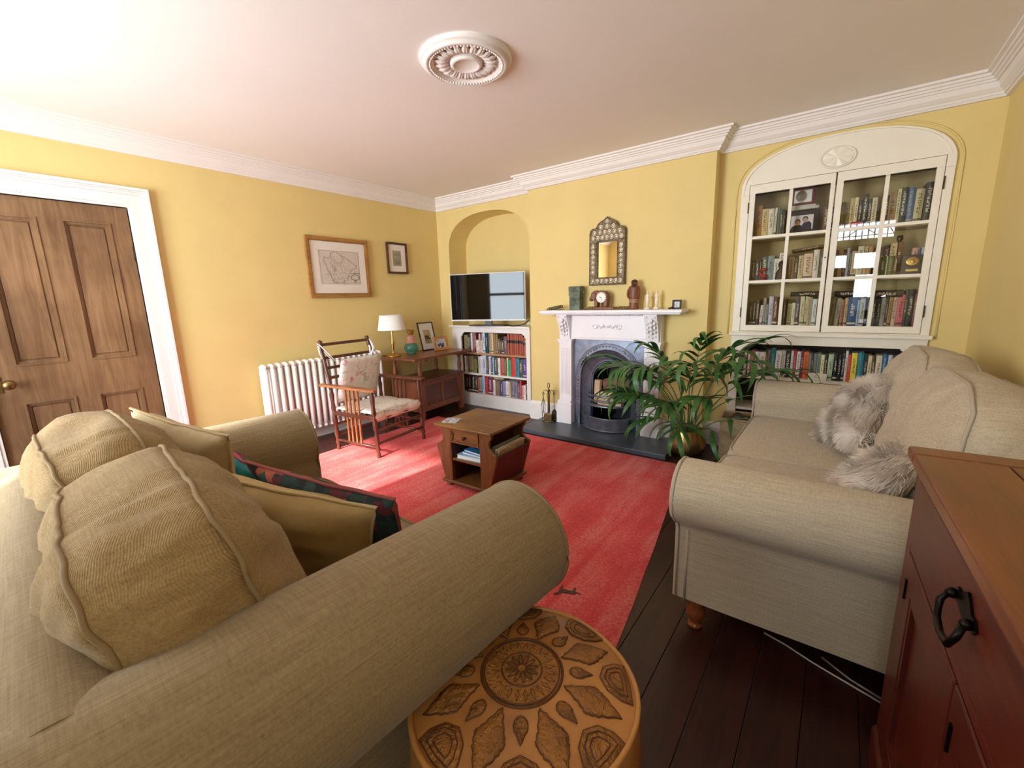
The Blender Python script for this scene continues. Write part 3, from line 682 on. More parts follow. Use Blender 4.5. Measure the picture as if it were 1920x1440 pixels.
# ------------------------------------------------------------------ books
def book_material():
    m, nt, b, N, Lk = new_mat('book_cover')
    oi = N('ShaderNodeObjectInfo'); tc = N('ShaderNodeTexCoord'); sp = N('ShaderNodeSeparateXYZ'); Lk(tc.outputs['Generated'], sp.inputs[0])
    def M(op, a, bb=None, c=None):
        n = N('ShaderNodeMath'); n.operation = op
        for k, v in enumerate((a, bb, c)):
            if v is None: continue
            if isinstance(v, (int, float)): n.inputs[k].default_value = v
            else: Lk(v, n.inputs[k])
        return n.outputs[0]
    X, Y, Z = sp.outputs; R = oi.outputs['Random']
    spine = M('LESS_THAN', Y, .07)
    def between(v, a, b): return M('MULTIPLY', M('GREATER_THAN', v, a), M('LESS_THAN', v, b))
    cv = N('ShaderNodeCombineXYZ'); Lk(M('MULTIPLY', X, 2.0), cv.inputs[0]); Lk(M('MULTIPLY_ADD', Z, 34.0, M('MULTIPLY', R, 90.0)), cv.inputs[2])
    nz = noise_node(N, Lk, cv.outputs[0], 1.0, 1); let = M('GREATER_THAN', nz, .5)
    text = M('MULTIPLY', M('MULTIPLY', between(X, .3, .7), M('MULTIPLY', M('GREATER_THAN', Z, M('MULTIPLY_ADD', R, .2, .2)), M('LESS_THAN', Z, M('MULTIPLY_ADD', R, -.2, .93)))), M('MULTIPLY', let, spine))
    leather = M('LESS_THAN', oi.outputs['Alpha'], .9); lband = M('MULTIPLY', leather, between(Z, .56, .70))
    band = M('MULTIPLY', M('MULTIPLY', between(M('FRACT', M('MULTIPLY', R, 7.3)), .0, .3), between(Z, .08, .14)), spine)
    lum = N('ShaderNodeRGBToBW'); Lk(oi.outputs['Color'], lum.inputs[0])
    ink = ramp(N, Lk, lum.outputs[0], [(.10, '#e9dcc0'), (.2, '#1c1a1a')])
    mx = N('ShaderNodeMix'); mx.data_type = 'RGBA'; Lk(M('MULTIPLY', M('MULTIPLY', M('MAXIMUM', text, band), .8), M('SUBTRACT', 1.0, leather)), mx.inputs[0]); Lk(oi.outputs['Color'], mx.inputs[6]); Lk(ink, mx.inputs[7])
    m3 = N('ShaderNodeMix'); m3.data_type = 'RGBA'; Lk(lband, m3.inputs[0]); Lk(mx.outputs[2], m3.inputs[6]); m3.inputs[7].default_value = lin('#1a1412')
    Lk(m3.outputs[2], b.inputs['Base Color']); b.inputs['Roughness'].default_value = .5
    return m
BOOK = book_material()
PAGES = plain('book_pages', '#e6dcc4', .9, var=.1, vs=60)
def book_mesh(w, d, h, hard):
    """spine at y=0 facing -y, cover boards and a page block set in from them"""
    mb = MB(); t = min(.003, w*.15); i = .004 if hard else .0008
    n = 5; r = .18*w if hard else .06*w
    prof = [(-w/2+w*k/n, -r*sin(pi*k/n)) for k in range(n+1)]
    outl = prof+[(w/2, d), (w/2-t, d), (w/2-t, t)]+[(-w/2+t, t), (-w/2+t, d), (-w/2, d)]
    T = Matrix(((1, 0, 0, 0), (0, 0, 1, 0), (0, 1, 0, 0), (0, 0, 0, 1))); mb.prism(outl, (0, h), T)
    mb.mi = 1; mb.box((-w/2+t, t, i), (w/2-t, d-i, h-i))
    return mb.mesh('book', [BOOK, PAGES])
NAMED = [('black', '#17171a'), ('charcoal', '#3a3836'), ('grey', '#85837f'), ('white', '#eeeae4'), ('cream', '#e2d2ae'), ('tan', '#b5935e'), ('brown', '#6a4a34'), ('dark brown', '#3a271c'), ('olive', '#77703c'), ('pale green', '#b4c096'), ('green', '#3f9468'),
         ('dark green', '#2c4034'), ('teal', '#1e7480'), ('turquoise', '#74c6c8'), ('pale blue', '#b6cfe0'), ('blue', '#3c6f9e'), ('navy', '#22304e'), ('purple', '#4a3a6e'), ('lilac', '#b6a8cc'), ('mauve', '#8c7480'), ('maroon', '#6c2632'), ('red', '#c03a3c'), ('coral', '#e0745e'), ('pink', '#dba8a4'), ('orange', '#de7434'), ('yellow', '#e6d054'), ('rust', '#a04e30')]
NAMED = [(n, lin(h)) for n, h in NAMED]
def colour_name(c): return min(NAMED, key=lambda q: sum((a**.45-b**.45)**2 for a, b in zip(q[1][:3], c[:3])))[0]
ORD = 'first second third fourth fifth sixth seventh eighth ninth tenth eleventh twelfth thirteenth fourteenth fifteenth sixteenth seventeenth eighteenth nineteenth twentieth'.split()
def ordinal(k): return ORD[k] if k < 20 else 'twenty-'+ORD[k-20] if k < 29 else ('thirtieth' if k == 29 else 'thirty-'+ORD[k-30] if k < 39 else ('fortieth' if k == 39 else 'forty-'+ORD[k-40]))
BK = []; LEATHER = {'a04a30', 'a85036', '9c4830', 'a64e34', 'a04c32'}
def shelf(row, x0, x1, yf, z, where, group, hmax, dmax=.17, space=None):
    """row: 'rrggbb:width:height[:lean]' in photo pixels; heights as a share of hmax"""
    it = [r.split(':') for r in row.split()]; tot = sum(float(r[1]) for r in it); k = (x1-x0)/tot; x = x0; n = -1
    total = sum(1 for r in it if r[0] != '-')
    for r in it:
        w = float(r[1])*k
        if r[0] == '-': x += w; continue
        n += 1
        h = hmax*float(r[2]); lean = float(r[3]) if len(r) > 3 else rnd.choice((0, 0, 0, 0, .012, -.01))
        d = min(dmax, max(.1, h*.68))*rnd.uniform(.93, 1.0); c = lin(r[0])
        hard = rnd.random() < .45
        ww = max(.006, (w-.0012))
        o = bpy.data.objects.new('book', book_mesh(ww*(1 if lean == 0 else .93), d, h, hard)); COL.objects.link(o)
        o.color = (*c[:3], .5 if r[0] in LEATHER else 1)
        o.location = (x+w/2-lean*h*.5, yf+rnd.uniform(.0, .018), z+abs(lean)*ww*.5+.0008); o.rotation_euler = (0, lean, 0)
        size = 'tall ' if h > .93*hmax else 'short ' if h < .74*hmax else ''; fat = 'thick ' if ww > .042 else 'slim ' if ww < .014 else ''
        o['label'] = '%s%s%s %s, %s from left on %s' % (size, fat, colour_name(c), 'hardback' if hard else 'paperback', ordinal(n), where)
        o['category'] = 'book'; o['group'] = group; BK.append(o); x += w
# ------------------------------------------------------------------ alcove bookcase
bc = thing('alcove_bookcase', 'white built-in bookcase under the TV in the arched alcove', 'bookcase', (.77, 0, 0))
X0, X1 = NX0+.002, NX1-.002
def chamfer_top(x0, x1, z0, z1, c):
    return [(x0, z0), (x0, z1-c), (x0+c*.3, z1-c*.85), (x0+c*.5, z1-c*.4), (x0+c*.95, z1-c*.15), (x0+c, z1), (x1-c, z1), (x1-c*.95, z1-c*.15), (x1-c*.5, z1-c*.4), (x1-c*.3, z1-c*.85), (x1, z1-c), (x1, z0)]
mb = MB(); mb.prism([(X0, .0), (X0, .958), (X1, .958), (X1, .0), (1.312, 0), (1.312, .16)]+chamfer_top(.332, 1.312, .16, .905, .055)[::-1][0:12]+[(.332, .16), (.332, 0)], (-.022, .0)); part('face_frame', mb, WHITE, bc, bevel=.002)
mb = MB(); mb.box((.332, -.018, 0), (1.312, 0, .155)); part('kick_board', mb, WHITE, bc)
mb = MB(); mb.box((X0-.03, -.045, .958), (X1+.012, 0, .985)); mb.box((X0, 0, .958), (X1, .298, .985)); part('top_board', mb, WHITE, bc, bevel=.004)
SHW = plain('shelf_pine', '#b98a63', .5, var=.1, vs=9, scale=(1, 8, 8))
for z, m in ((.155, WHITE), (.405, WHITE), (.658, SHW)):
    mb = MB(); mb.box((.30, .0, z-.022), (1.34, .296, z)); part('shelf', mb, m, bc, label='bare wooden shelf' if m is SHW else None)
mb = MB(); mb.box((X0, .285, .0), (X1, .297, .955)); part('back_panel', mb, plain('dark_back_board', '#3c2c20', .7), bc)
g = 'books in the alcove bookcase'
def bkrow(row, x0, x1, z, where, hmax, yf=.012, **k): shelf(row, x0, x1, yf, z, where, g, hmax, **k)
bkrow('8a7450:90:.84 2b3028:40:.8 1c1c1c:30:.9 eae4dc:36:.95 a06a70:55:.97 7a2f3a:40:.96 e6ddd0:52:.62 d8b8b0:40:.93 efe8e0:28:.6 cf9a9c:24:.94 c3dbe8:52:.98 1e3a44:60:.96 8a8a86:56:.98 d9b884:66:.97 8c7440:40:.95 80683c:46:.94 6e5a40:52:.72 5a4632:30:.66 3e2c22:52:.68 6c5460:60:.84 a04a30:46:.96 a85036:46:.97 9c4830:46:.96 a64e34:46:.97 a04a30:46:.96 a85036:46:.97 9c4830:46:.95 a04c32:44:.84 f0ece6:28:.74 2a3454:16:.76', .342, 1.306, .658, 'top alcove bookcase shelf', .245)
bkrow('e8dcc0:30:.9 d8a8a4:30:.88 54382a:40:.9 8c8070:56:.92 b09870:38:.9 8a8c44:70:.74 2c2824:30:.86 d8c8c4:54:.92 f0ece8:36:.95 c4d4ea:90:1.0 6c5a48:44:.9 e2dcea:58:.96 2c3450:34:.9 a8c4dc:30:.92 4c5458:70:.9 e6dcc6:36:.9 f0eae2:32:.92 b83c44:44:.95 d86c5c:36:.93 6c6a3c:40:.9 ecdcae:30:.96 36a06c:58:.86 d83c38:90:1.0 3a8494:76:.97 4c5044:70:.93 5c4a8c:66:.95 222a4c:34:.92', .342, 1.306, .405, 'middle alcove bookcase shelf', .222)
bkrow('2a2220:50:.9 3a2c26:66:.96 1e1a18:92:.97 58443a:56:.94 d67a64:56:.86 5cb8c4:46:.86 bcd8e4:40:.97 c23c4c:60:.95 7c3050:106:.92 f0ece8:46:.82 8a6c58:76:.76 6a5c58:22:.74 4a5478:58:.78 a89cc8:62:.82 f2ece6:44:.84 dcc89c:36:.8 8c7c84:62:.86 7c8494:62:.86 7a5a64:52:.8 c83c40:32:.93 d8a4a0:36:.7 eee6e0:38:.72 6a4a3c:50:.72', .342, 1.306, .155, 'bottom alcove bookcase shelf', .225)
for k, (c, lab) in enumerate((('c8b48c', 'tan book lying flat on the row, lower of the two on the bottom alcove shelf'), ('8a7658', 'olive-brown book lying flat, upper of the two on the bottom alcove shelf'))):
    o = bpy.data.objects.new('book', book_mesh(.016, .13, .15, True)); COL.objects.link(o); o.color = lin(c)
    o.rotation_euler = (0, pi/2, 0); o.location = (.80+.0*k, .02, .155+.2+.0085+.0175*k)
    o['label'] = lab; o['category'] = 'book'; o['group'] = g; BK.append(o)

# ------------------------------------------------------------------ glazed cabinet over an open shelf
cb = thing('glazed_bookcase', 'white built-in arched bookcase with glazed double doors right of the chimney breast', 'bookcase', (3.93, 0, 0))
CW = plain('cabinet_cream_paint', '#f3ead8', .38, var=.02, vs=6)
def arch_in(k): return [(x, z) for x, z in arc(3.93, CZ, (CX1-CX0)/2-k, CR-k*.5, 180, 0, 28, 2.35)]
# tympanum, stiles, ledge, lower face
mb = MB(); A = arch_in(.003); mb.prism(A+[(CX1-.003, 2.072), (CX0+.003, 2.072)] if False else [(CX0+.003, 2.072)]+[p for p in A if p[1] > 2.072]+[(CX1-.003, 2.072)], (-.012, .02)); part('arched_head', mb, CW, cb)
mb = MB(); mb.ring([(CX0+.003, 2.0)]+A[1:-1]+[(CX1-.003, 2.0)], [(CX0+.022, 2.0)]+arch_in(.022)[1:-1]+[(CX1-.022, 2.0)], (-.022, .0)); part('arch_bead', mb, CW, cb)
for s in (-1, 1):
    a, b = sorted((3.93+s*.475+.0, 3.93+s*.58)); a, b = (CX0+.003, 3.403) if s < 0 else (4.467, CX1-.003)
    mb = MB(); mb.box((a, -.018, .975), (b, .02, 2.072)); part('stile', mb, CW, cb, bevel=.002)
mb = MB(); mb.box((CX0-.012, -.045, .95), (CX1+.012, .02, .975)); mb.box((CX0+.003, -.02, .975), (CX1-.003, .02, .982)); part('ledge', mb, CW, cb, bevel=.003)
mb = MB(); mb.prism([(CX0+.003, 0), (CX0+.003, .95), (CX1-.003, .95), (CX1-.003, 0), (4.455, 0), (4.455, .12)]+chamfer_top(3.413, 4.455, .12, .882, .075)[::-1]+[(3.413, .12), (3.413, 0)], (-.018, .01)); part('lower_frame', mb, CW, cb, bevel=.002)
mb = MB(); mb.box((3.413, -.012, 0), (4.455, .01, .115)); part('kick_board', mb, CW, cb)
for z in (.115, .36, .625):
    mb = MB(); mb.box((CX0+.004, -.004, z-.02), (CX1-.004, .297, z)); part('lower_shelf', mb, CW, cb)
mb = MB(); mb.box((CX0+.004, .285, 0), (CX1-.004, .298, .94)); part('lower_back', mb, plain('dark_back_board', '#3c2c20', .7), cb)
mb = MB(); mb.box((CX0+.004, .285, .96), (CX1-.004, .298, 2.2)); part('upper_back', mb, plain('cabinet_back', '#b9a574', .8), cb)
for z in (1.022, 1.362, 1.695, 2.06):
    mb = MB(); mb.box((CX0+.02, .03, z-.018), (CX1-.02, .285, z)); part('shelf', mb, plain('cabinet_shelf', '#cbbd98', .7), cb)
# patera
mb = MB(); P = Matrix.Translation((3.922, -.012, 2.165)) @ Matrix.Rotation(pi/2, 4, 'X') @ Matrix.Scale(1.45, 4, (1, 0, 0))
mb.lathe([(.071, 0), (.071, .008), (.064, .011), (.061, .004), (.001, .004)], 40, m=P)
for k in range(8):
    a0, a1, am = [2*pi*(k+q)/8 for q in (0, 1, .5)]
    v = mb.verts([P @ Vector(p) for p in ((0, 0, .014), (.058*cos(a0), .058*sin(a0), .004), (.06*cos(am), .06*sin(am), .011), (.058*cos(a1), .058*sin(a1), .004))]); mb.face([v[0], v[1], v[2]]); mb.face([v[0], v[2], v[3]])
part('fan_patera', mb, CW, cb)
# the two doors: frame, muntins, panes
CPANE = glass('cabinet_pane', '#fbfaf4', .05, .004)
HING = plain('bronze_hinge', '#4c3a24', .4, .7)
for s, (dx0, dx1) in ((-1, (3.406, 3.926)), (1, (3.934, 4.464))):
    px0, px1 = (3.443, 3.9) if s < 0 else (3.972, 4.427); z0, z1 = .985, 2.068; q0, q1 = 1.031, 2.006
    mb = MB(); mb.ring([(dx0, z0), (dx1, z0), (dx1, z1), (dx0, z1)], [(px0, q0), (px1, q0), (px1, q1), (px0, q1)], (-.02, .005)); d = part('door', mb, CW, cb, bevel=.002)
    xm = (px0+px1)/2
    mb = MB(); mb.box((xm-.011, -.016, q0), (xm+.011, .004, q1)); link('muntin', mb.mesh('muntin', CW), d)
    for z in (1.362, 1.69):
        for a, b in ((px0, xm-.011), (xm+.011, px1)):
            mb = MB(); mb.box((a, -.016, z-.01), (b, .004, z+.01)); link('muntin', mb.mesh('muntin', CW), d)
    for a, b in ((px0, xm-.011), (xm+.011, px1)):
        for c, e in ((q0, 1.352), (1.372, 1.68), (1.70, q1)):
            mb = MB(); mb.poly([(a, -.004, c), (b, -.004, c), (b, -.004, e), (a, -.004, e)]); link('pane', mb.mesh('pane', CPANE), d)
    hx = dx0-.004 if s < 0 else dx1+.004
    for z in (1.13, 1.91): mb = MB(); mb.box((hx-.004, -.026, z-.038), (hx+.004, -.017, z+.038)); link('hinge', mb.mesh('hinge', HING), d)
    if s < 0: mb = MB(); mb.cyl((3.913, -.026, 1.51), (3.913, -.019, 1.51), .005, n=8); link('lock', mb.mesh('lock', HING), d)
g = 'books behind the glazed cabinet doors'
def cab(row, x0, x1, z, where, hmax=.255, yf=.06, **k): shelf(row, x0, x1, yf, z, where, g, hmax, **k)
T, Mi, B_ = 1.695, 1.362, 1.022
cab('b98a4c:120:.98:0 d9bf88:120:.86 e8e0cc:115:.84 d8d2bc:50:.85 70786a:50:.84 2c4434:60:.8 443a2c:40:.78', 3.445, 3.64, T, 'top shelf behind left glazed door', .24)
cab('6c4a38:70:.72 4a3a30:40:.68', 3.87, 3.935, T, 'top shelf behind left glazed door past the photograph', .24)
cab('7c6a3c:90:.74 8c7c48:70:.72 ccb878:70:.82 e0d4b0:60:.82 3a3a34:70:.74 2c2a20:80:.88 3c3a28:60:.74 d8c8a0:80:.76 -:60 b89c60:60:.75 4a3424:50:.78 c4a880:110:.84 d8cc9c:56:.9 384438:90:.92 4c6c94:110:.9 c8bc8c:130:.84 24221c:120:.97', 3.965, 4.44, T, 'top shelf behind right glazed door', .25)
cab('5a4430:55:.68 4c3c30:75:.7 2c2620:36:.7 4c5c44:100:.78 80908c:110:.8 e0dccc:80:.7 e8d8c8:95:.86 -:70 b08c5c:90:.72 504428:60:.68 d2bc90:80:.74 dcc0a0:150:.78 e6dccc:90:.88 4c4030:110:.8', 3.445, 3.92, Mi, 'middle shelf behind left glazed door', .24)
cab('7c5c40:60:.8 c09c6c:70:.84 5c4038:50:.8 c8ccd0:45:.84 5c4a3c:36:.8 c8b088:80:.74 d2c8a8:90:.86 c8b48c:60:.85 bc8c60:70:.84 -:30 ece4e0:70:.76 5c4030:60:.8 64483a:70:.84 d8c490:95:.88 7c5038:90:.9 -:120 d0a090:76:.72 5c4c64:40:.7 c4d4e0:40:.72', 3.965, 4.44, Mi, 'middle shelf behind right glazed door', .25, .1)
cab('6a6030:70:.72 4a3c2c:60:.76 52402e:70:.78 dcd8d4:60:.62:.04 b09888:50:.84 7c9494:44:.64 d2cee0:80:.88 6c4430:90:.86 -:36 b08c50:36:.76 -:20 40382c:46:.78 -:16 b4ae74:80:.66 e0d8c4:56:.68 4a3c44:74:.8 d8cca8:80:.86 c0c298:46:.86 ccb48c:46:.84 b8a898:30:.82 dce4e0:70:.78 5c5448:60:.76', 3.445, 3.915, B_, 'bottom shelf behind left glazed door', .255)
cab('8c7c54:120:.8:.05 a8a08c:90:.76:.05 b07860:70:.72 c8b088:70:.76 2c4a78:160:.78 9cb4cc:46:.7 b4b8b0:90:.74 -:40 4a4238:60:.66 3c3c34:100:.72 40443c:70:.72 a09c90:80:.78 2e261e:40:.74 b08c4c:60:.76 d8b8a4:84:.82 d0686c:110:.82 3a4a3a:40:.92 26241e:110:.95 903c44:50:.84', 3.965, 4.44, B_, 'bottom shelf behind right glazed door', .265)
def flat_book(c, loc, w, d, h, rz, label, tilt=0):
    o = bpy.data.objects.new('book', book_mesh(w, d, h, True)); COL.objects.link(o); o.color = lin(c); o.location = loc
    o.rotation_euler = (Matrix.Rotation(rz, 4, 'Z') @ Matrix.Rotation(pi/2+tilt, 4, 'Y')).to_euler(); o['label'] = label; o['category'] = 'book'; o['group'] = g; BK.append(o); return o
flat_book('201a18', (3.72, .062, B_+.238), .034, .15, .19, 0, 'black book lying flat on the row with red title, bottom shelf behind left door')
flat_book('6c5030', (3.70, .075, Mi+.215), .018, .14, .2, 0, 'thin brown book lying tilted on top of the row, middle shelf behind left door', -.12)
flat_book('3a2c22', (4.16, .07, B_+.225), .05, .16, .2, 0, 'thick dark book lying flat, bottom shelf behind right door')
flat_book('26221e', (3.99, .07, B_+.232), .04, .15, .14, 0, 'black book lying flat near the hinge side, bottom shelf behind right door')
g = 'books on the open shelf under the glazed cabinet'
shelf('1e1c1a:70:.8 d8cdb8:60:.86 2a2420:24:.84 e4dcd2:50:.82 c02c34:110:.86 dcd6e0:90:.84 e6dfd2:130:.82 4a3c2c:46:.9 8a7c6c:50:.9 17787c:110:.94 e8e4e4:130:.9 dcd4c2:76:.92 1c1c1e:110:.9 e0d8d0:50:.92 b83848:60:.94 e8e0dc:86:.9 6a2430:54:.94 e06a2c:96:.9 6c6c68:60:.86 44463e:40:.86 6e7468:64:.86 7c8a84:70:.86 e4e0a4:66:.82 241c1c:60:.82 b4c4a0:110:.86 1c1e1c:80:.84 18181a:64:.82 2a3450:60:.84 e8dcc4:46:.98 c8402c:60:.86 e8d23c:100:.92 1a8090:120:.94 22221e:64:.86 d6c69c:68:.86 5c4028:60:.84 d8caaa:110:.88 2a6ca0:80:.92 d8ccd0:80:.9 1e1a22:76:.88 cc9894:130:.88 7c3c38:80:.88', 3.42, 4.448, .03, .625, 'open shelf under glazed cabinet', g, .228)
mb = MB(); mb.box((3.885, -.0, .625), (4.0, .03, .676), bevel=.003); wb = solo('white_box', mb, plain('white_card', '#ece4d4', .6), 'white box with a faint oval emblem in front of the books on the open shelf', 'box', origin=(3.94, 0, .625))
mb = MB(); mb.tube([(.0+.012*cos(t), -.0005, .027+.008*sin(t)) for t in [2*pi*k/16 for k in range(16)]], .0012, 4, True); link('emblem', mb.mesh('emblem', plain('grey_ink', '#8f8d84', .6)), wb)

# things among the cabinet books
def picframe(name, label, loc, w, h, bw, fmat, rz=0, tilt=-.12, depth=.014, cat='picture frame', group=None):
    t = thing(name, label, cat, loc, rz, group); Tt = Matrix.Rotation(tilt, 4, 'X')
    mb = MB(); mb.ring([(-w/2, 0), (w/2, 0), (w/2, h), (-w/2, h)], [(-w/2+bw, bw), (w/2-bw, bw), (w/2-bw, h-bw), (-w/2+bw, h-bw)], (-depth, 0), Tt); part('frame', mb, fmat, t, False, bevel=.002)
    mb = MB(); mb.box((-w/2+bw*.5, -depth*.45, bw*.5), (w/2-bw*.5, -.001, h-bw*.5), Tt); part('backing', mb, plain('print_paper', '#f2f0f0', .5), t, False)
    return t, Tt @ Matrix.Translation((0, -depth*.45-.0008, 0))
def shape(mb, T, pts): mb.poly([T @ Vector((x, 0, z)) for x, z in pts])
def ell(cx, cz, rx, rz, n=18, a0=0, a1=360): return [(cx+rx*cos(rad(a0+(a1-a0)*k/n)), cz+rz*sin(rad(a0+(a1-a0)*k/n))) for k in range(n+(a1-a0 < 360))]
BLK = plain('black_lacquer', '#191413', .35)
t, Tt = picframe('photo_frame', 'black frame holding a photograph of two men leaning together', (3.745, .085, T), .2, .165, .03, BLK)
mb = MB(); shape(mb, Tt, [(-.07, .03), (.07, .03), (.07, .135), (-.07, .135)]); part('photograph', mb, plain('photo_white', '#e4e0e4', .5), t, False)
Tq = Tt @ Matrix.Translation((0, -.0006, 0))
NAVY = plain('print_navy', '#2a2a48', .6); SKIN = plain('print_skin', '#c89a80', .6); HAIR = plain('print_hair', '#2c2420', .6); BLKP = plain('print_black', '#201c20', .6)
mb = MB(); shape(mb, Tq, [(-.07, .03), (.0, .03), (.0, .06), (-.014, .07), (-.04, .07), (-.062, .052)]); part('dark_jacket', mb, BLKP, t, False)
mb = MB(); shape(mb, Tq @ Matrix.Translation((0, -.0003, 0)), [(-.002, .03), (.062, .03), (.06, .07), (.045, .088), (.012, .08), (.0, .06)]); part('navy_jumper', mb, NAVY, t, False)
for cx, cz in ((-.026, .083), (.02, .1)):
    mb = MB(); shape(mb, Tq @ Matrix.Translation((0, -.0005, 0)), ell(cx, cz+.006, .018, .02)); part('hair', mb, HAIR, t, False)
    mb = MB(); shape(mb, Tq @ Matrix.Translation((0, -.0008, 0)), ell(cx, cz-.002, .0145, .018)); part('face', mb, SKIN, t, False)
mb = MB(); mb.box((3.66, .07, T+.172), (3.84, .21, T+.19)); mb.box((3.67, .08, T+.19), (3.82, .2, T+.204)); solo('paper_stack', mb, plain('paper_grey', '#c8c2ba', .8), 'pale papers lying flat above the photograph of two men', 'papers', origin=(3.75, .14, T+.172))
mb = MB(); mb.box((3.655, .15, T), (3.665, .17, T+.172)); mb.box((3.84, .15, T), (3.85, .17, T+.172)); 
solo('book_support', mb, BLK, 'dark wooden prop under the pale papers', 'stand', origin=(3.75, .16, T))
t, Tt = picframe('silver_picture', 'dark red frame with a silver picture high behind the left glazed door', (3.735, .12, T+.205), .15, .13, .02, plain('dark_red_frame', '#6c2430', .4))
mb = MB(); shape(mb, Tt, ell(-.01, .068, .035, .04)); part('silver_print', mb, plain('silver_sheet', '#d8d4cc', .25, .9, var=.3, vs=30), t, False)
mb = MB()
mb.tube([(.0, 0, .0), (.02, -.004, .012), (.03, 0, .03), (.018, 0, .048), (.0, 0, .05), (-.012, 0, .064), (-.006, 0, .082), (.008, 0, .09)], lambda u: .017-.008*u, 10)
mb.ball((.014, -.004, .092), .014, 8, 6, (1.4, 1, 1))
for k in range(4): mb.cyl((-.012+.01*k, 0, .09-.022*k), (-.026+.008*k, 0, .1-.022*k), .006, .001, 6)
for k in (-1, 1): mb.cyl((.012*k, -.01, .02), (.016*k, -.018, 0), .006, n=6)
place(solo('dragon_figurine', mb, plain('red_glaze', '#b02c38', .2, coat=.4), 'small red dragon figurine in front of books behind the left glazed door', 'figurine'), (3.515, .045, Mi), (0, 0, .2))
mb = MB(); statuette(mb, [(0, .034, .022, 0), (.02, .036, .024, 0), (.06, .034, .022, 0), (.085, .02, .016, 0), (.095, .014, .014, 0), (.105, .02, .02, 0), (.125, .022, .024, 0), (.142, .016, .018, 0), (.15, .002, .002, 0)])
place(solo('bust', mb, plain('dark_carved', '#38281e', .5), 'dark brown carved bust beside the muntin behind the left glazed door', 'figurine'), (3.645, .05, Mi), (0, 0, 0))
mb = MB(); mb.box((0, 0, 0), (.06, .02, .045), bevel=.002); place(solo('red_case', mb, plain('red_case', '#b01c28', .35), 'small bright red case before the books behind the right glazed door', 'box'), (4.035, .04, T), (0, 0, .1))
mb = MB(); mb.tube([(.016*cos(t), 0, .02+.018*sin(t)) for t in [2*pi*k/14 for k in range(14)]], .004, 6, True); mb.box((-.02, -.01, 0), (.02, .01, .006)); place(solo('silver_ring', mb, plain('silver_sheet', '#d8d4cc', .25, .9), 'small silver ring stand beside the red case', 'ornament'), (4.13, .045, T), (0, 0, 0))
mb = MB(); mb.box((-.055, -.008, 0), (.055, .008, .135), bevel=.003); pq = place(solo('plaque', mb, plain('dark_plaque', '#3c3222', .45), 'dark plaque with an oval gold medal behind the right glazed door', 'plaque'), (4.385, .06, Mi), (-.1, 0, 0))
M = Matrix.Translation((0, -.008, .092)) @ Matrix.Rotation(pi/2, 4, 'X') @ Matrix.Scale(1.2, 4, (1, 0, 0)); GOLD = plain('gold_medal', '#c8a860', .35, .8, var=.2, vs=60)
mb = MB(); mb.lathe([(.03, 0), (.03, .003), (.026, .005), (.001, .005)], 22, m=M); mb.ball((.0, -.013, .092), .012, 8, 6, (1, .3, 1.2)); sub(pq, 'medal', mb, GOLD)
mb = MB(); mb.box((-.03, -.011, .028), (.03, -.008, .042)); sub(pq, 'name_plate', mb, GOLD)
mb = MB(); mb.turned((0, 0, 0), (0, 0, .27), [(0, .03), (.05, .028), (.09, .012), (.3, .01), (.38, .016), (.46, .01), (.85, .009), (.92, .018), (1, .014)], 12); place(solo('candlestick', mb, plain('dark_bronze', '#4a4034', .4, .6), 'tall dark turned candlestick behind the right glazed door', 'candlestick'), (4.31, .14, Mi), (0, 0, 0))
g = 'small green books behind the right glazed door'
for k, (c, w, lab) in enumerate((('5c6030', .03, 'small olive-green book, first of the low green row behind right glazed door'), ('d8d8b0', .007, 'slim pale book in the low green row behind right glazed door'), ('6c7038', .03, 'small moss-green book, third of the low green row behind right glazed door'), ('6a5030', .02, 'small brown book ending the low green row behind right glazed door'))):
    o = bpy.data.objects.new('book', book_mesh(w, .03, .135, True)); COL.objects.link(o); o.color = lin(c); o.location = (4.235+(0, .02, .04, .066)[k], .055, Mi); o['label'] = lab; o['category'] = 'book'; o['group'] = g

# ------------------------------------------------------------------ basket by the far sofa arm
bk = thing('wicker_basket', 'tall pale wicker basket beside the glazed bookcase', 'basket', (3.47, -.2, 0), .1)
WICK = plain('wicker', '#cdb48c', .7, var=.15, vs=30)
mb = MB(); NS = 36
def wk(z, ph):
    return [(x+.0035*(sx != 0)*((-1)**(k+ph)), y+.0035*(sy != 0)*((-1)**(k+ph)), z) for k, (x, y, sx, sy) in enumerate(RECT)]
RECT = []
for k in range(9): RECT.append((-.11+.22*k/9, -.13, 0, -1))
for k in range(9): RECT.append((.11, -.13+.26*k/9, 1, 0))
for k in range(9): RECT.append((.11-.22*k/9, .13, 0, 1))
for k in range(9): RECT.append((-.11, .13-.26*k/9, -1, 0))
for k in range(30): mb.tube(wk(.01+.0105*k, k), .0058, 5, True)
o = part('woven_side', mb, WICK, bk, False); o['kind'] = 'stuff'
mb = MB(); mb.box((-.105, -.125, .004), (.105, .125, .014)); part('base', mb, WICK, bk, False)
mb = MB(); mb.tube([(x*1.03, y*1.03, .325) for x, y, _, _ in RECT], .011, 7, True); part('rim', mb, WICK, bk, False)
mb = MB(); mb.grid(lambda u, v: Vector((-.095+.19*u, -.115+.23*v, .26+.09*sin(pi*u)*sin(pi*v)+.012*sin(9*u+7*v))), 10, 10); mb.grid(lambda u, v: Vector((-.095+.19*u, -.115+.23*v, .2)), 1, 1)
place(solo('folded_cloth', mb, plain('dark_cloth', '#2a2c34', .9, var=.4, vs=12, c2='#6a4a40'), 'dark folded cloth inside the wicker basket', 'cloth'), (3.47, -.2, 0), (0, 0, .1))

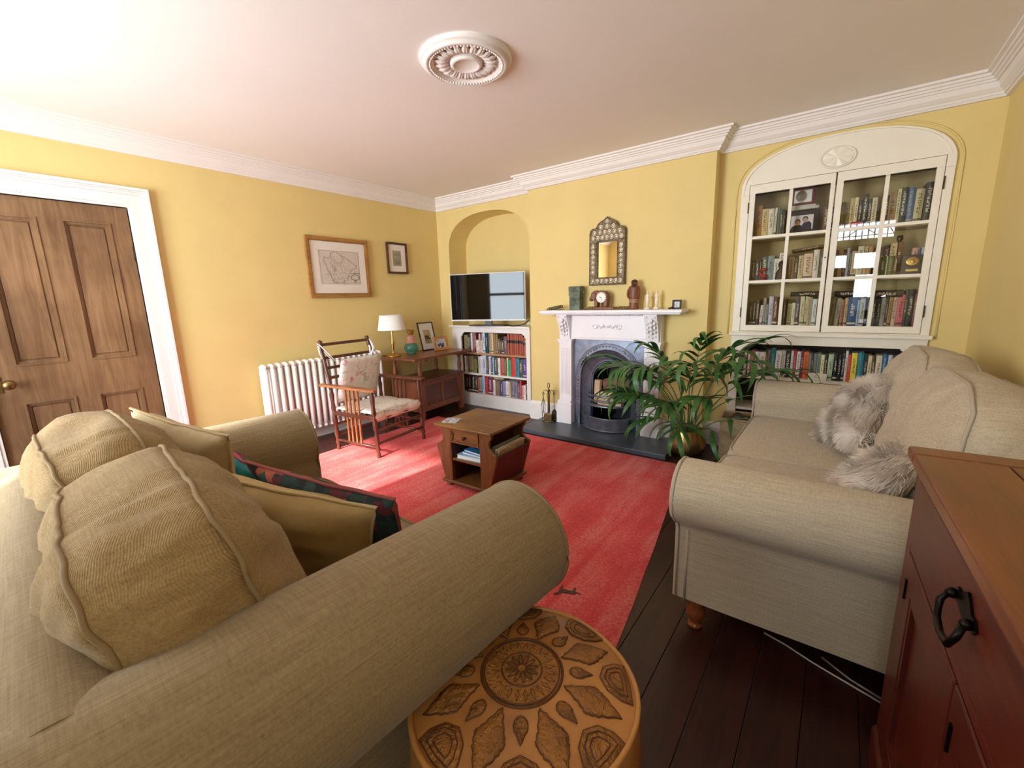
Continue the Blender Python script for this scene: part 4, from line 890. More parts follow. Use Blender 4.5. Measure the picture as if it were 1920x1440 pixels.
# ------------------------------------------------------------------ pictures on the left wall
def wallpic(name, label, y0, y1, z0, z1, bw, fmat, d=.028):
    t = thing(name, label, 'picture', (0, (y0+y1)/2, z0)); w = y1-y0; h = z1-z0
    S = Matrix(((0, 1, 0, 0), (1, 0, 0, 0), (0, 0, 1, 0), (0, 0, 0, 1)))
    R = lambda k: [(-w/2+k, k), (w/2-k, k), (w/2-k, h-k), (-w/2+k, h-k)]
    mb = MB(); mb.ring(R(0), R(bw*.75), (.001, d), S); mb.ring(R(bw*.75), R(bw), (.001, d*.72), S); part('frame', mb, fmat, t, False, bevel=.002)
    mb = MB(); mb.box((.002, -w/2+bw*.8, bw*.8), (d*.45, w/2-bw*.8, h-bw*.8)); part('mount', mb, plain('ivory_mount', '#efe6da', .7), t, False)
    return t, S, d*.45+.0006, w, h
OAK = wood('honey_oak_frame', '#9a6a34', '#c08c4c', 'y', .4, 2); 
t, S, d, w, h = wallpic('framed_map', 'oak-framed antique county map hanging above the radiator', -1.70, -1.03, 1.345, 1.918, .042, OAK)
MAPP = plain('map_paper', '#d6cabc', .7, var=.05, vs=12); INKG = plain('map_ink', '#6f655d', .7)
def m2(mb, pts): mb.poly([S @ Vector((x, d, z)) for x, z in pts])
mx0, mx1, mz0, mz1 = -.215, .222, .128, .452
mb = MB(); m2(mb, [(mx0, mz0), (mx1, mz0), (mx1, mz1), (mx0, mz1)]); part('map_sheet', mb, MAPP, t, False)
mb = MB(); rr = random.Random(3)
def ink(pts, r=.0011, closed=False): mb.tube([S @ Vector((x, d+.0005, z)) for x, z in pts], r, 4, closed, flat=.5)
ink([(mx0+.008, mz0+.008), (mx1-.008, mz0+.008), (mx1-.008, mz1-.008), (mx0+.008, mz1-.008)], .0012, True)
coast = [(-.155, .385), (-.11, .375), (-.09, .41), (-.085, .43), (-.03, .435), (.0, .425), (.02, .40), (.05, .395), (.10, .37), (.14, .34), (.185, .315), (.18, .29), (.12, .27), (.1, .24), (.08, .21), (.075, .17), (.02, .148), (-.03, .145), (-.08, .15), (-.1, .19), (-.115, .24), (-.14, .27), (-.145, .31), (-.17, .35)]
cz = []
for i, (a, b) in enumerate(zip(coast, coast[1:]+coast[:1])):
    for k in range(4): cz.append((a[0]+(b[0]-a[0])*k/4+rr.uniform(-.006, .006), a[1]+(b[1]-a[1])*k/4+rr.uniform(-.006, .006)))
ink(cz, .002, True)
for _ in range(26):
    x, z = rr.uniform(-.11, .07), rr.uniform(.17, .38); p = [(x, z)]; a = rr.uniform(0, 6)
    for k in range(6): a += rr.uniform(-.8, .8); p.append((p[-1][0]+.012*cos(a), p[-1][1]+.012*sin(a)))
    ink(p, .0009)
for _ in range(150):
    x, z = rr.uniform(-.12, .12), rr.uniform(.16, .4); ink([(x, z), (x+rr.uniform(.004, .014), z+rr.uniform(-.003, .003))], .0009)
o = part('map_lines', mb, INKG, t, False); o['kind'] = 'stuff'
mb = MB(); OLV = plain('cartouche_ink', '#4c4424', .7)
ink([(.16+.045*cos(a)*(1-.25*sin(a)), .2+.028*sin(a)) for a in [2*pi*k/20 for k in range(20)]], .0034, True)
for k in range(5): ink([(.12+.02*k, .232), (.125+.02*k, .243+.006*(k == 2))], .004)
ink([(.15, .172), (.16, .162), (.17, .172)], .004); ink([(.142, .152), (.178, .152)], .003)
part('cartouche', mb, OLV, t, False)
DKF = wood('walnut_frame', '#3c2418', '#6a4028', 'z', .4, 3)
t, S, d, w, h = wallpic('framed_print', 'small dark-framed engraving hanging between the map and the corner', -.785, -.51, 1.597, 1.932, .022, DKF)
mb = MB(); m2(mb, [(-.06, .085), (.055, .085), (.055, .25), (-.06, .25)]); part('engraving', mb, plain('engraving_grey', '#a39a86', .7, var=.35, vs=90), t, False)
mb = MB()
for z in (.215, .2, .15, .12): ink([(-.05, z), (.045, z)], .002)
for a in range(6): ink([(-.03+.012*a, .1), (-.035+.014*a, .14)], .002)
part('engraved_lines', mb, plain('engraving_ink', '#6e6656', .7), t, False)
# ------------------------------------------------------------------ settle table by the corner
SETW = wood('mahogany_settle', '#6e3a22', '#9c5c36', 'y', .32, 1.2, coat=.15)
SETZ = wood('mahogany_upright', '#74402a', '#a5623c', 'z', .35, 1.4)
SETD = wood('dark_oak_panel', '#5a3020', '#7c4830', 'y', .35, 1.5)
SX0, SX1, SY0, SY1, SZ = .07, .545, -1.08, -.115, .712
se = thing('settle_table', 'red-brown wooden monks bench with a raised table top and panelled box seat', 'table', (.3, -.63, 0))
mb = MB(); mb.box((SX0, SY0, SZ-.024), (SX1+.06, SY1, SZ)); part('tabletop', mb, SETW, se, bevel=.004)
for y in (-.885, -.20):
    for x in (SX0+.05, SX1-.06):
        mb = MB(); mb.turned((x, y, .452), (x, y, SZ-.05), [(0, .022), (.06, .026), (.12, .016), (.22, .022), (.4, .026), (.6, .018), (.78, .014), (.86, .022), (.92, .02), (1, .022)], 12); part('turned_post', mb, SETZ, se)
    mb = MB(); mb.prism([(SX0, SZ-.024), (SX1+.05, SZ-.024), (SX1+.035, SZ-.05), (SX1-.02, SZ-.062), (SX0+.04, SZ-.062), (SX0, SZ-.05)], (y-.022, y+.022)); part('top_bearer', mb, SETZ, se, bevel=.003)
B0, B1 = -.885, -.20
for y in (B0, B1):
    for x in (SX0+.05, SX1-.06):
        mb = MB(); mb.box((x-.026, y-.026, 0), (x+.026, y+.026, .452)); part('leg', mb, SETZ, se, bevel=.004)
mb = MB(); mb.box((SX0+.02, B0-.03, .43), (SX1-.02, B1+.03, .452)); part('seat_lid', mb, SETD, se, bevel=.004)
xf = SX1-.045
mb = MB()
for z0, z1 in ((.385, .43), (.1, .16)): mb.box((xf-.02, B0+.026, z0), (xf, B1-.026, z1))
for y in (B0+.026, (B0+B1)/2-.02, B1-.066): mb.box((xf-.02, y, .16), (xf, y+.04, .385))
part('front_rail', mb, SETZ, se, bevel=.002)
for a, b in ((B0+.06, (B0+B1)/2-.02), ((B0+B1)/2+.02, B1-.06)): mb = MB(); mb.box((xf-.016, a, .155), (xf-.008, b, .39)); part('panel', mb, SETD, se)
for y in (B0, B1): mb = MB(); mb.box((SX0+.06, y-.01, .1), (SX1-.07, y+.01, .43)); part('end_panel', mb, SETZ, se)
mb = MB(); mb.box((SX0+.03, B0, .1), (SX0+.04, B1, .43)); part('back_panel', mb, SETD, se)

se.rotation_euler = (0, 0, rad(6))
# on the settle
lp = thing('table_lamp', 'brass table lamp with a white drum shade on the settle table', 'lamp', (.24, -.975, SZ))
mb = MB(); mb.lathe([(.075, 0), (.075, .01), (.066, .016), (.03, .022), (.016, .032)], 24); part('base', mb, BRASS, lp, False)
mb = MB(); mb.turned((0, 0, .03), (0, 0, .30), [(0, .013), (.06, .009), (.2, .012), (.34, .019), (.42, .021), (.55, .015), (.75, .009), (.9, .011), (1, .008)], 16); part('stem', mb, BRASS, lp, False)
m, nt, b, N, Lk = new_mat('lamp_shade'); b.inputs['Base Color'].default_value = lin('#f5f2ee'); b.inputs['Roughness'].default_value = .9; b.inputs['Transmission Weight'].default_value = 0
b.inputs['Subsurface Weight'].default_value = .0
mb = MB(); mb.lathe([(.142, .285), (.115, .437), (.113, .437), (.14, .285)], 36, cap=False); part('shade', mb, m, lp, False)
mb = MB(); mb.tube([(.142*cos(t), .142*sin(t), .285) for t in [2*pi*k/36 for k in range(36)]], .003, 5, True); mb.tube([(.114*cos(t), .114*sin(t), .437) for t in [2*pi*k/36 for k in range(36)]], .003, 5, True); part('shade_trim', mb, plain('shade_trim', '#eeeae2', .8), lp, False)
mb = MB(); mb.tube([(.16, -.98, SZ+.006), (.06, -1.06, SZ+.003), (.03, -1.14, SZ-.01), (.025, -1.15, .5), (.03, -1.14, .25), (.06, -1.12, .06), (.05, -1.1, .01)], .003, 6)
solo('lamp_cord', mb, plain('brown_flex', '#4a2e1c', .5), 'thin brown lamp cord hanging down beside the radiator', 'cord')
gv = thing('glass_vase', 'waisted glass vase, green below, pink and amber above', 'vase', (.25, -.735, SZ))
def tinted(name, c, a=.55):
    m, nt, b, N, Lk = new_mat(name); b.inputs['Base Color'].default_value = lin(c); b.inputs['Roughness'].default_value = .04; b.inputs['Transmission Weight'].default_value = a; b.inputs['IOR'].default_value = 1.3; b.inputs['Coat Weight'].default_value = .3; return m
mb = MB(); mb.lathe([(.04, 0), (.05, .01), (.045, .016), (.072, .04), (.082, .065), (.076, .095), (.055, .118)], 28); part('green_bulb', mb, tinted('green_glass', '#5c9a84', .5), gv, False)
mb = MB(); mb.lathe([(.055, .1185), (.058, .135), (.05, .15), (.047, .165), (.05, .178), (.044, .2), (.034, .212)], 28); part('pink_waist', mb, tinted('pink_glass', '#e2a48c', .5), gv, False)
mb = MB(); mb.lathe([(.034, .2125), (.03, .22), (.034, .23), (.042, .25), (.04, .266), (.036, .268), (.037, .252), (.028, .23)], 28); part('amber_neck', mb, tinted('amber_glass', '#c88a3c', .5), gv, False)
def leaning(name, label, loc, rz, w, h, bw, fmat, tilt): return picframe(name, label, loc, w, h, bw, fmat, rz, tilt)
R90 = rad(90)
t, Tt = leaning('leaning_print', 'dark-framed mounted print leaning on the wall beside the glass vase', (.155, -.375, SZ), R90-.0, .235, .335, .011, BLK, -.24)
mb = MB(); shape(mb, Tt, [(-.05, .08), (.055, .08), (.055, .245), (-.05, .245)]); part('print', mb, plain('landscape_print', '#8c7c50', .7, var=.4, vs=22, c2='#b8a878'), t, False)
mb = MB(); shape(mb, Tt @ Matrix.Translation((0, -.0005, 0)), [(-.05, .19), (.055, .2), (.055, .245), (-.05, .245)]); part('print_sky', mb, plain('print_sky', '#c2b488', .7), t, False)
mb = MB(); shape(mb, Tt @ Matrix.Translation((0, -.0007, 0)), [(-.04, .13), (.045, .13), (.045, .14), (.01, .175), (.0, .18), (-.04, .175)]); part('print_barn', mb, plain('print_barn', '#5c4e30', .7), t, False)
t, Tt = leaning('wooden_photo_frame', 'small light-wood frame with a family snapshot on the settle table', (.31, -.335, SZ), R90-.1, .2, .165, .032, wood('pine_frame', '#b87a3c', '#d6a05c', 'x', .4, 3), -.2)
mb = MB(); shape(mb, Tt, [(-.068, .032), (.068, .032), (.068, .133), (-.068, .133)]); part('snapshot', mb, plain('snapshot_print', '#9c98a8', .5, var=.5, vs=45, c2='#d8cfd0'), t, False)
mb = MB()
for x, z, r in ((-.03, .06, .016), (-.005, .07, .014), (.03, .062, .018), (.012, .05, .016)): shape(mb, Tt @ Matrix.Translation((0, -.0004-.0002*x, 0)), ell(x, z, r, r*1.3))
part('snapshot_figures', mb, plain('snapshot_dark', '#4c4450', .6), t, False)

# ------------------------------------------------------------------ high-backed armchair with ladder top and slatted arms, facing +X before turning
CHW = wood('mahogany_chair', '#4c2418', '#7c4630', 'z', .35, 2, coat=.1)
CHA = wood('pale_chair_wood', '#a06038', '#c88c5c', 'x', .4, 2)  # paler wood for one arm and its spindles
ch = thing('spindle_armchair', 'tall ladder-backed wooden armchair with spindle sides and floral cushions by the radiator', 'armchair', (.75, -1.60, 0), rad(7))
TURN = [(0, .015), (.06, .019), (.1, .013), (.14, .02), (.2, .013), (.26, .021), (.34, .019), (.4, .013), (.46, .022), (.55, .02), (.62, .012), (.68, .02), (.78, .015), (.9, .021), (.96, .013), (1, .017)]
W2_ = .278
for s in (-1, 1):
    mb = MB(); mb.turned((.29, s*W2_, 0), (.265, s*W2_, .575), TURN, 12); part('front_leg', mb, CHW, ch, False)
    mb = MB(); mb.turned((-.21, s*W2_, 0), (-.235, s*W2_, .56), TURN, 12); mb.turned((-.235, s*W2_, .56), (-.345, s*W2_*.93, .975), [(0, .018), (.1, .015), (.5, .016), (.85, .018), (.9, .012), (.94, .02), (.98, .02), (1, .006)], 12); part('back_post', mb, CHW, ch, False)
    mb = MB(); pr = [(-.36, -.02), (-.3, -.03), (.1, -.038), (.3, -.04), (.325, -.02), (.325, .02), (.3, .04), (.1, .038), (-.3, .03), (-.36, .02)]
    mb.prism([(x, y) for x, y in pr], (.575, .597), Matrix(((1, 0, 0, 0), (0, 0, 1, s*(W2_+.01)), (0, 1, 0, 0), (0, 0, 0, 1)))); part('arm', mb, CHA if s < 0 else CHW, ch, False, label='paler arm' if s < 0 else None, bevel=.006)
    for k in range(4):
        x = -.055+.05*k; mb = MB(); mb.box((x-.009, s*W2_-.007, .1), (x+.009, s*W2_+.007, .575)); part('spindle', mb, CHA if s < 0 else CHW, ch, False)
    for z in (.1, .2) if s > 0 else (.1,): mb = MB(); mb.turned((-.21, s*W2_, z), (.285, s*W2_, z), [(0, .011), (.5, .014), (1, .011)], 8); part('side_stretcher', mb, CHW, ch, False)
    mb = MB(); mb.box((-.22, s*W2_-.012, .325), (.27, s*W2_+.012, .36)); part('seat_rail', mb, CHW, ch, False, bevel=.004)
for z in (.13, .245): mb = MB(); mb.turned((.285, -W2_, z), (.285, W2_, z), [(0, .011), (.5, .014), (1, .011)], 8); part('front_stretcher', mb, CHW, ch, False)
for z in (.14, .24): mb = MB(); mb.turned((-.22, -W2_, z), (-.22, W2_, z), [(0, .011), (.5, .013), (1, .011)], 8); part('back_stretcher', mb, CHW, ch, False)
mb = MB(); mb.box((.255, -W2_, .325), (.28, W2_, .36)); part('front_rail', mb, CHW, ch, False, bevel=.004)
for z in (.65, .735, .82, .935):
    x = -.235-.11*(z-.56)/.415; mb = MB(); mb.cbox((x, 0, z), (.014, 2*W2_*.95, .026)); part('ladder_rail', mb, CHW, ch, False, bevel=.004)
def floral():
    m, nt, b, N, Lk = new_mat('floral_cotton'); v = coord(N, Lk)
    f = noise_node(N, Lk, v, 9, 3, .5, .6); g = noise_node(N, Lk, coord(N, Lk, (1.3, 1, 1)), 14, 2, .5, 1.5)
    a = ramp(N, Lk, f, [(.0, '#f2ede6'), (.6, '#f2ede6'), (.64, '#ecc2c0'), (.7, '#dc8c98')]); c = ramp(N, Lk, g, [(.0, '#f2ede6'), (.6, '#f2ede6'), (.64, '#ccd0c4'), (.7, '#cfc6c2')])
    mx = N('ShaderNodeMix'); mx.data_type = 'RGBA'; mx.blend_type = 'MULTIPLY'; mx.inputs[0].default_value = 1; Lk(a, mx.inputs[6]); Lk(c, mx.inputs[7]); Lk(mx.outputs[2], b.inputs['Base Color'])
    b.inputs['Roughness'].default_value = .9; add_bump(N, Lk, b, noise_node(N, Lk, v, 12, 2, .5, 1), .35, .02); return m
FLOR = floral()
def pad(mb, w, d, h, n=14, p=.35):
    """soft pad, w along y, d along x, on z = 0"""
    def f(s): return lambda u, v: Vector(((u-.5)*d, (v-.5)*w, h/2+s*h/2*((1-abs(2*u-1)**3)*(1-abs(2*v-1)**3))**p+.006*sin(11*u+5*v)*(1-abs(2*u-1))))
    mb.grid(f(1), n, n); mb.grid(f(-1), n, n); bmesh.ops.remove_doubles(mb.b, verts=mb.b.verts, dist=.0005)
mb = MB(); pad(mb, .55, .52, .05); mb.xf(Matrix.Translation((.02, 0, .355)))
mb.grid(lambda u, v: Vector((.27+.02*sin(pi*u)+.006*sin(17*v), -.28+.56*v, .395-.085*u)), 4, 16)
part('seat_cushion', mb, FLOR, ch, False)
mb = MB(); pad(mb, .46, .42, .06); mb.xf(Matrix.Translation((-.2, 0, .43)) @ Matrix.Rotation(rad(-75), 4, 'Y') @ Matrix.Translation((.18, 0, 0)))
part('back_cushion', mb, FLOR, ch, False)
RIB = plain('white_cotton_tie', '#f2efee', .9)
for s in (-1, 1):
    mb = MB(); mb.tube([(-.235, s*.2, .79), (-.25, s*.25, .86), (-.315, s*.275, .93), (-.345, s*.28, .95), (-.36, s*.275, .935), (-.3, s*.25, .87), (-.255, s*.215, .8)], .009, 6, flat=.5); mb.tube([(-.32, s*.29, .93), (-.3, s*.3, .88), (-.285, s*.295, .82)], .009, 6, flat=.5)
    part('tie', mb, RIB, ch, False)

# ------------------------------------------------------------------ magazine table
TBW = wood('coffee_table_oak', '#6b4320', '#a4743c', 'x', .32, 1.2, coat=.1); TBZ = wood('coffee_table_upright', '#5a3419', '#8c5c30', 'z', .35, 1.4); TBD = wood('dark_mahogany_panel', '#3c140e', '#5c2418', 'x', .4, 1.4)
ct_ = thing('magazine_table', 'square oak side table with a drawer, shelf and magazine pockets on the red rug', 'table', (2.125, -1.71, .012), rad(2))
mb = MB(); mb.box((-.245, -.235, .434), (.245, .235, .455)); part('tabletop', mb, TBW, ct_, False, bevel=.007)
mb = MB(); mb.box((-.222, -.205, .03), (.222, .205, .052)); part('base_board', mb, TBZ, ct_, False, bevel=.006)
for sx in (-1, 1):
    for sy in (-1, 1): mb = MB(); mb.lathe([(.018, 0), (.026, .008), (.026, .02), (.016, .03)], 12, (sx*.18, sy*.165, 0)); part('bun_foot', mb, TBZ, ct_, False)
    for sy in (-1, 1):
        o_ = [(.125, .052), (.195, .052), (.262, .285), (.255, .3), (.225, .315), (.205, .335), (.2, .36), (.205, .385), (.222, .405), (.225, .434), (.125, .434)]
        mb = MB(); mb.prism([(sx*x, z) for x, z in o_], sorted((sy*.178, sy*.2))); part('end_board', mb, TBZ, ct_, False, bevel=.003)
    mb = MB(); mb.box((sx*.125-.008, -.18, .052), (sx*.125+.008, .18, .434)); part('inner_side', mb, TBD, ct_, False)
    mb = MB(); mb.loft([[(sx*.185, -.178, .055), (sx*.185, .178, .055), (sx*.25, .178, .283), (sx*.25, -.178, .283)], [(sx*.195, -.178, .053), (sx*.195, .178, .053), (sx*.26, .178, .281), (sx*.26, -.178, .281)]], True, True, False); part('pocket_panel', mb, TBD, ct_, False)
mb = MB(); mb.box((-.125, -.19, .198), (.125, .19, .213)); part('shelf', mb, TBW, ct_, False)
mb = MB(); mb.box((-.125, .165, .052), (.125, .175, .434)); part('back_board', mb, TBD, ct_, False)
mb = MB(); mb.box((-.124, -.196, .325), (.124, .14, .428)); 
dr = part('drawer', mb, TBW, ct_, False, bevel=.002)
mb = MB(); R = lambda k: [(-.118+k, .332+k), (.118-k, .332+k), (.118-k, .422-k), (-.118+k, .422-k)]
mb.ring(R(0), R(.008), (-.205, -.19)); mb.ring(R(.012), R(.018), (-.201, -.19)); link('drawer_moulding', mb.mesh('drawer_moulding', TBW), dr)
mb = MB(); mb.lathe([(.007, 0), (.006, .008), (.012, .014), (.013, .02), (.006, .025), (.001, .026)], 14, m=Matrix.Translation((0, -.198, .377)) @ Matrix.Rotation(pi/2, 4, 'X')); link('knob', mb.mesh('knob', TBD), dr)
CTM = Matrix.Translation((2.125, -1.71, .012)) @ Matrix.Rotation(rad(2), 4, 'Z')
def on_table(o, loc, rz=0): w = CTM @ Vector(loc); o.location = w; o.rotation_euler = (0, 0, rad(2)+rz); return o
mb = MB(); mb.box((-.052, -.052, 0), (.052, .052, .004)); co = on_table(solo('coaster', mb, plain('photo_coaster', '#c4c0cc', .4, var=.5, vs=38, c2='#e8e4e6'), 'square patterned photo coaster at the corner of the magazine table', 'coaster'), (-.175, -.125, .4555), .35)
mb = MB()
for x, y in ((-.026, -.026), (.026, -.026), (-.026, .026), (.026, .026)): mb.box((x-.02, y-.02, .004), (x+.02, y+.02, .0046))
sub(co, 'photo_tile', mb, plain('photo_tile', '#5c5870', .4, var=.6, vs=60, c2='#a8a0b0'))
def flatbk(name, label, w, d, h, c, loc, rz, edge='#e8eef2', grp='blue books on the table shelf'):
    mb = MB(); mb.box((-w/2, -d/2, 0), (w/2, d/2, .002)); mb.box((-w/2, -d/2, h-.002), (w/2, d/2, h)); mb.box((w/2-.002, -d/2, 0), (w/2, d/2, h)); mb.mi = 1; mb.box((-w/2+.003, -d/2+.003, .002), (w/2-.002, d/2-.003, h-.002))
    return on_table(solo(name, mb, [plain('cover_'+c, c, .4), plain('pages_'+edge, edge, .8)], label, 'book', grp), loc, rz)
flatbk('book', 'white-edged pale blue book, lowest on the magazine table shelf', .2, .15, .028, '#a8cfe4', (-.0, -.1, .2135), .06)
flatbk('book', 'light blue book in the middle of the shelf stack', .17, .13, .014, '#7fb4d8', (.02, -.095, .242), -.08)
tb = flatbk('book', 'bright blue book with dark oval, topmost of the shelf stack', .16, .125, .014, '#3f86c4', (.025, -.09, .2565), -.12)
mb = MB(); mb.poly([(x, y, .0145) for x, y in ell(-.02, .02, .03, .02)]); sub(tb, 'cover_mark', mb, plain('navy_ink', '#1c2c48', .5))
mb = MB(); mb.box((-.014, -.02, 0), (.014, .02, .045), bevel=.005); on_table(solo('white_pot', mb, plain('white_card', '#ece4d4', .6), 'small white tub on the base board of the magazine table', 'tub'), (.095, -.1, .0525))
for k, (x, z, tl, c, lab) in enumerate(((.142, .062, .2, '#8c8a72', 'olive magazine nearest the table side in its pocket'), (.158, .064, .24, '#d8cdb0', 'cream magazine in the middle of the table pocket'), (.172, .066, .262, '#b9a486', 'brown-covered magazine outermost in the table pocket'))):
    mb = MB(); mb.box((-.005, -.15, 0), (.005, .15, .265+.012*(k == 0))); mb.box((-.0055, -.15, .22), (.0062, .13, .255)) if k == 2 else None
    o = solo('magazine', mb, plain('magazine_'+c, c, .5, var=.3, vs=25), lab, 'magazine', 'magazines in the table pocket'); w = CTM @ Vector((x, 0, z)); o.location = w; o.rotation_euler = (0, tl, rad(2))
    if k == 2: mb = MB(); mb.box((.0051, -.1, .225), (.0058, .11, .25)); sub(o, 'masthead', mb, plain('masthead', '#e9e2d2', .6))

# ------------------------------------------------------------------ rug
def rugmat():
    m, nt, b, N, Lk = new_mat('red_wool'); v = coord(N, Lk)
    st = noise_node(N, Lk, coord(N, Lk, (7, .9, 1)), 1.1, 4, .6, .4); pile = noise_node(N, Lk, v, 75, 3, .7); big = noise_node(N, Lk, v, 3.2, 5, .6)
    mu = N('ShaderNodeMath'); mu.operation = 'MULTIPLY_ADD'; mu.inputs[1].default_value = .5; Lk(pile, mu.inputs[0]); ms = N('ShaderNodeMath'); ms.operation = 'MULTIPLY_ADD'; ms.inputs[1].default_value = .55; ms.inputs[2].default_value = .1; Lk(st, ms.inputs[0]); Lk(ms.outputs[0], mu.inputs[2])
    m2_ = N('ShaderNodeMath'); m2_.operation = 'MULTIPLY_ADD'; m2_.inputs[1].default_value = .3; Lk(big, m2_.inputs[0]); Lk(mu.outputs[0], m2_.inputs[2])
    Lk(ramp(N, Lk, m2_.outputs[0], [(.53, '#c8363a'), (.74, '#ee5658'), (.96, '#fb9f96')]), b.inputs['Base Color']); b.inputs['Roughness'].default_value = 1; b.inputs['Specular IOR Level'].default_value = .05
    b.inputs['Sheen Weight'].default_value = .35; b.inputs['Sheen Tint'].default_value = lin('#f0a8a0')
    add_bump(N, Lk, b, noise_node(N, Lk, v, 130, 3, .7), .9, .012); return m
RUG = rugmat()
rg = thing('rug', 'large red handwoven wool rug with a small animal motif', 'rug', (2.0, -1.7, 0))
def rugpt(u, v):
    xa, xb = .495+.04*v, 3.125+.385*min(1, v*1.12)**.75; x = xa+(xb-xa)*u; y = -.63-2.32*v
    e = min(u, 1-u, v, 1-v); h = .012*min(1, e*60)+.0012*noise.noise(Vector((x*9, y*9, 0)))
    w = .006*noise.noise(Vector((x*3, y*3, 5)))
    return Vector((x+w, y+w, max(.0015, h)))
mb = MB(); mb.grid(rugpt, 110, 110); part('pile', mb, RUG, rg)
mb = MB()
body = [(-.035, 0), (-.03, .012), (.02, .014), (.036, .03), (.05, .034), (.052, .026), (.036, .012), (.034, -.006), (.03, -.03), (.024, -.03), (.022, -.006), (-.018, -.006), (-.022, -.03), (-.028, -.03), (-.03, -.004), (-.05, .01), (-.052, .004)]
mb.prism([(x*1.1, y*1.1) for x, y in body], (.0132, .015), Matrix.Translation((3.195, -2.41, 0)) @ Matrix.Rotation(rad(200), 4, 'Z') @ Matrix(((1, 0, 0, 0), (0, 0, 1, 0), (0, 1, 0, 0), (0, 0, 0, 1))))
part('animal_motif', mb, plain('motif_wool', '#5c4034', 1.0), rg)
# ------------------------------------------------------------------ sofas
LC1, LC2 = '#cbbca2', '#a8987f'
LEFT1, LEFT2 = '#9f8a68', '#7c6848'  # two-seat sofa linen darkened and browned: its shade is in the colour
LIN_L = linen('shaded_linen_along_arm', LEFT1, LEFT2, 'y'); LIN_M = linen('shaded_linen_along_seat', LEFT1, LEFT2, 'x')
LIN_A = linen('sofa_linen_along_y', LC1, LC2, 'y'); LIN_B = linen('sofa_linen_along_x', LC1, LC2, 'x'); LIN_Z = linen('sofa_linen_upright', LC1, LC2, 'z')
PIPL = plain('shaded_piping', '#8c7450', .9)  # piping darkened to go with the shaded linen
PIPE = plain('sofa_piping', '#b5a894', .9)
LEGW = wood('turned_sofa_leg', '#7a3c1c', '#a85c30', 'z', .3, 3, coat=.2)
def cushion_map(w, d, h, k=7, bulge=.22, wr=.0, seed=0, sag=0):
    def f(p):
        s = (abs(p.x)**k+abs(p.y)**k+abs(p.z)**k)**(1/k)/1.0
        u, v, t = p.x, p.y, p.z
        q = Vector((u/s*w/2, v/s*d/2, t/s*h/2))
        q.y *= 1+bulge*(1-u*u)*(1-t*t*.9); q.x *= 1+bulge*.16*(1-v*v)*(1-t*t); q.z *= 1+bulge*.22*(1-u*u)*(1-v*v*.7)
        if wr:
            n = noise.noise(Vector((u*2.1+seed, v*1.7, t*2.3)))*.5+noise.noise(Vector((u*5+seed, v*6, t*5)))*.22
            g = (abs(v) < .62)*max(0, max(abs(u), abs(t))-.8)*5
            q += q.normalized()*wr*n + q.normalized()*wr*.16*g*sin(13*(u+t)+3*v+seed*2)
        q.z -= sag*(1-u*u)*(t > 0)*t
        return q
    return f
def box_cushion(name, parent, M, w, d, h, mats, n=16, seam=.7, k=4, bulge=.3, wr=.0, seed=0, **_):
    """boxed cushion: w along x, thickness d along y, h along z; a gusset strip between two domed faces, corded seams"""
    N_ = 132
    def out(a):
        c, s_ = cos(a), sin(a); x = w/2*math.copysign(abs(c)**(2/k), c); z = h/2*math.copysign(abs(s_)**(2/k), s_); return x, z
    def ang(i): a = 2*pi*i/N_; return a+.18*sin(4*a)*-.5
    def edge(i, v):
        a = ang(i); x, z = out(a); q = 1+.05*(1-v*v); f = wr*(.30*noise.noise(Vector((x*26+seed, z*26, v*.7)))+.45*noise.noise(Vector((x*6+seed, z*6, v)))) if wr else 0
        f *= .35+.65*(1-v*v); r = Vector((x, 0, z)).normalized(); y = v*d/2+(wr*.22*noise.noise(Vector((x*16, z*16+seed, v*3))) if wr else 0)
        return Vector((x*q, y, z*q))+r*f
    def facep(i, rho, sg):
        e = edge(i, sg); x, z = e.x*rho, e.z*rho; b = bulge*d*(1-rho**2.6)**.85
        f = wr*(.7*noise.noise(Vector((x*5+seed, z*5, sg*3)))+.35*noise.noise(Vector((x*17+seed, z*11, sg*5))))*(1-rho**6)*1.2 if wr else 0
        return Vector((x, e.y*rho+sg*d/2*(1-rho)+sg*(b+f), z))
    mb = MB()
    mb.loft([[M @ edge(i, v) for i in range(N_)] for v in (-1, -.75, -.5, -.25, 0, .25, .5, .75, 1)], True, False)
    for sg in (-1, 1): mb.loft([[M @ facep(i, r, sg) for i in range(N_)] for r in (1, .94, .87, .78, .68, .57, .46, .34, .22, .11, .01)], True, True)
    bmesh.ops.remove_doubles(mb.b, verts=mb.b.verts, dist=.0002)
    o = part(name, mb, mats[0], parent, False)
    for sg in (-1, 1):
        mb = MB(); mb.tube([M @ (edge(i, sg)*1.002) for i in range(N_)], .0055, 6, True); link('piping', mb.mesh('piping', mats[1]), o)
    return o
def flat_cushion(name, parent, M, w, d, h, mats, n=14, **k):
    R = M @ Matrix.Rotation(pi/2, 4, 'X')      # the thickness axis upright
    return box_cushion(name, parent, R, w, h*.82, d, mats, n, .62, k=9, bulge=.16, wr=k.get('wr', 0)*.5, seed=k.get('seed', 0))
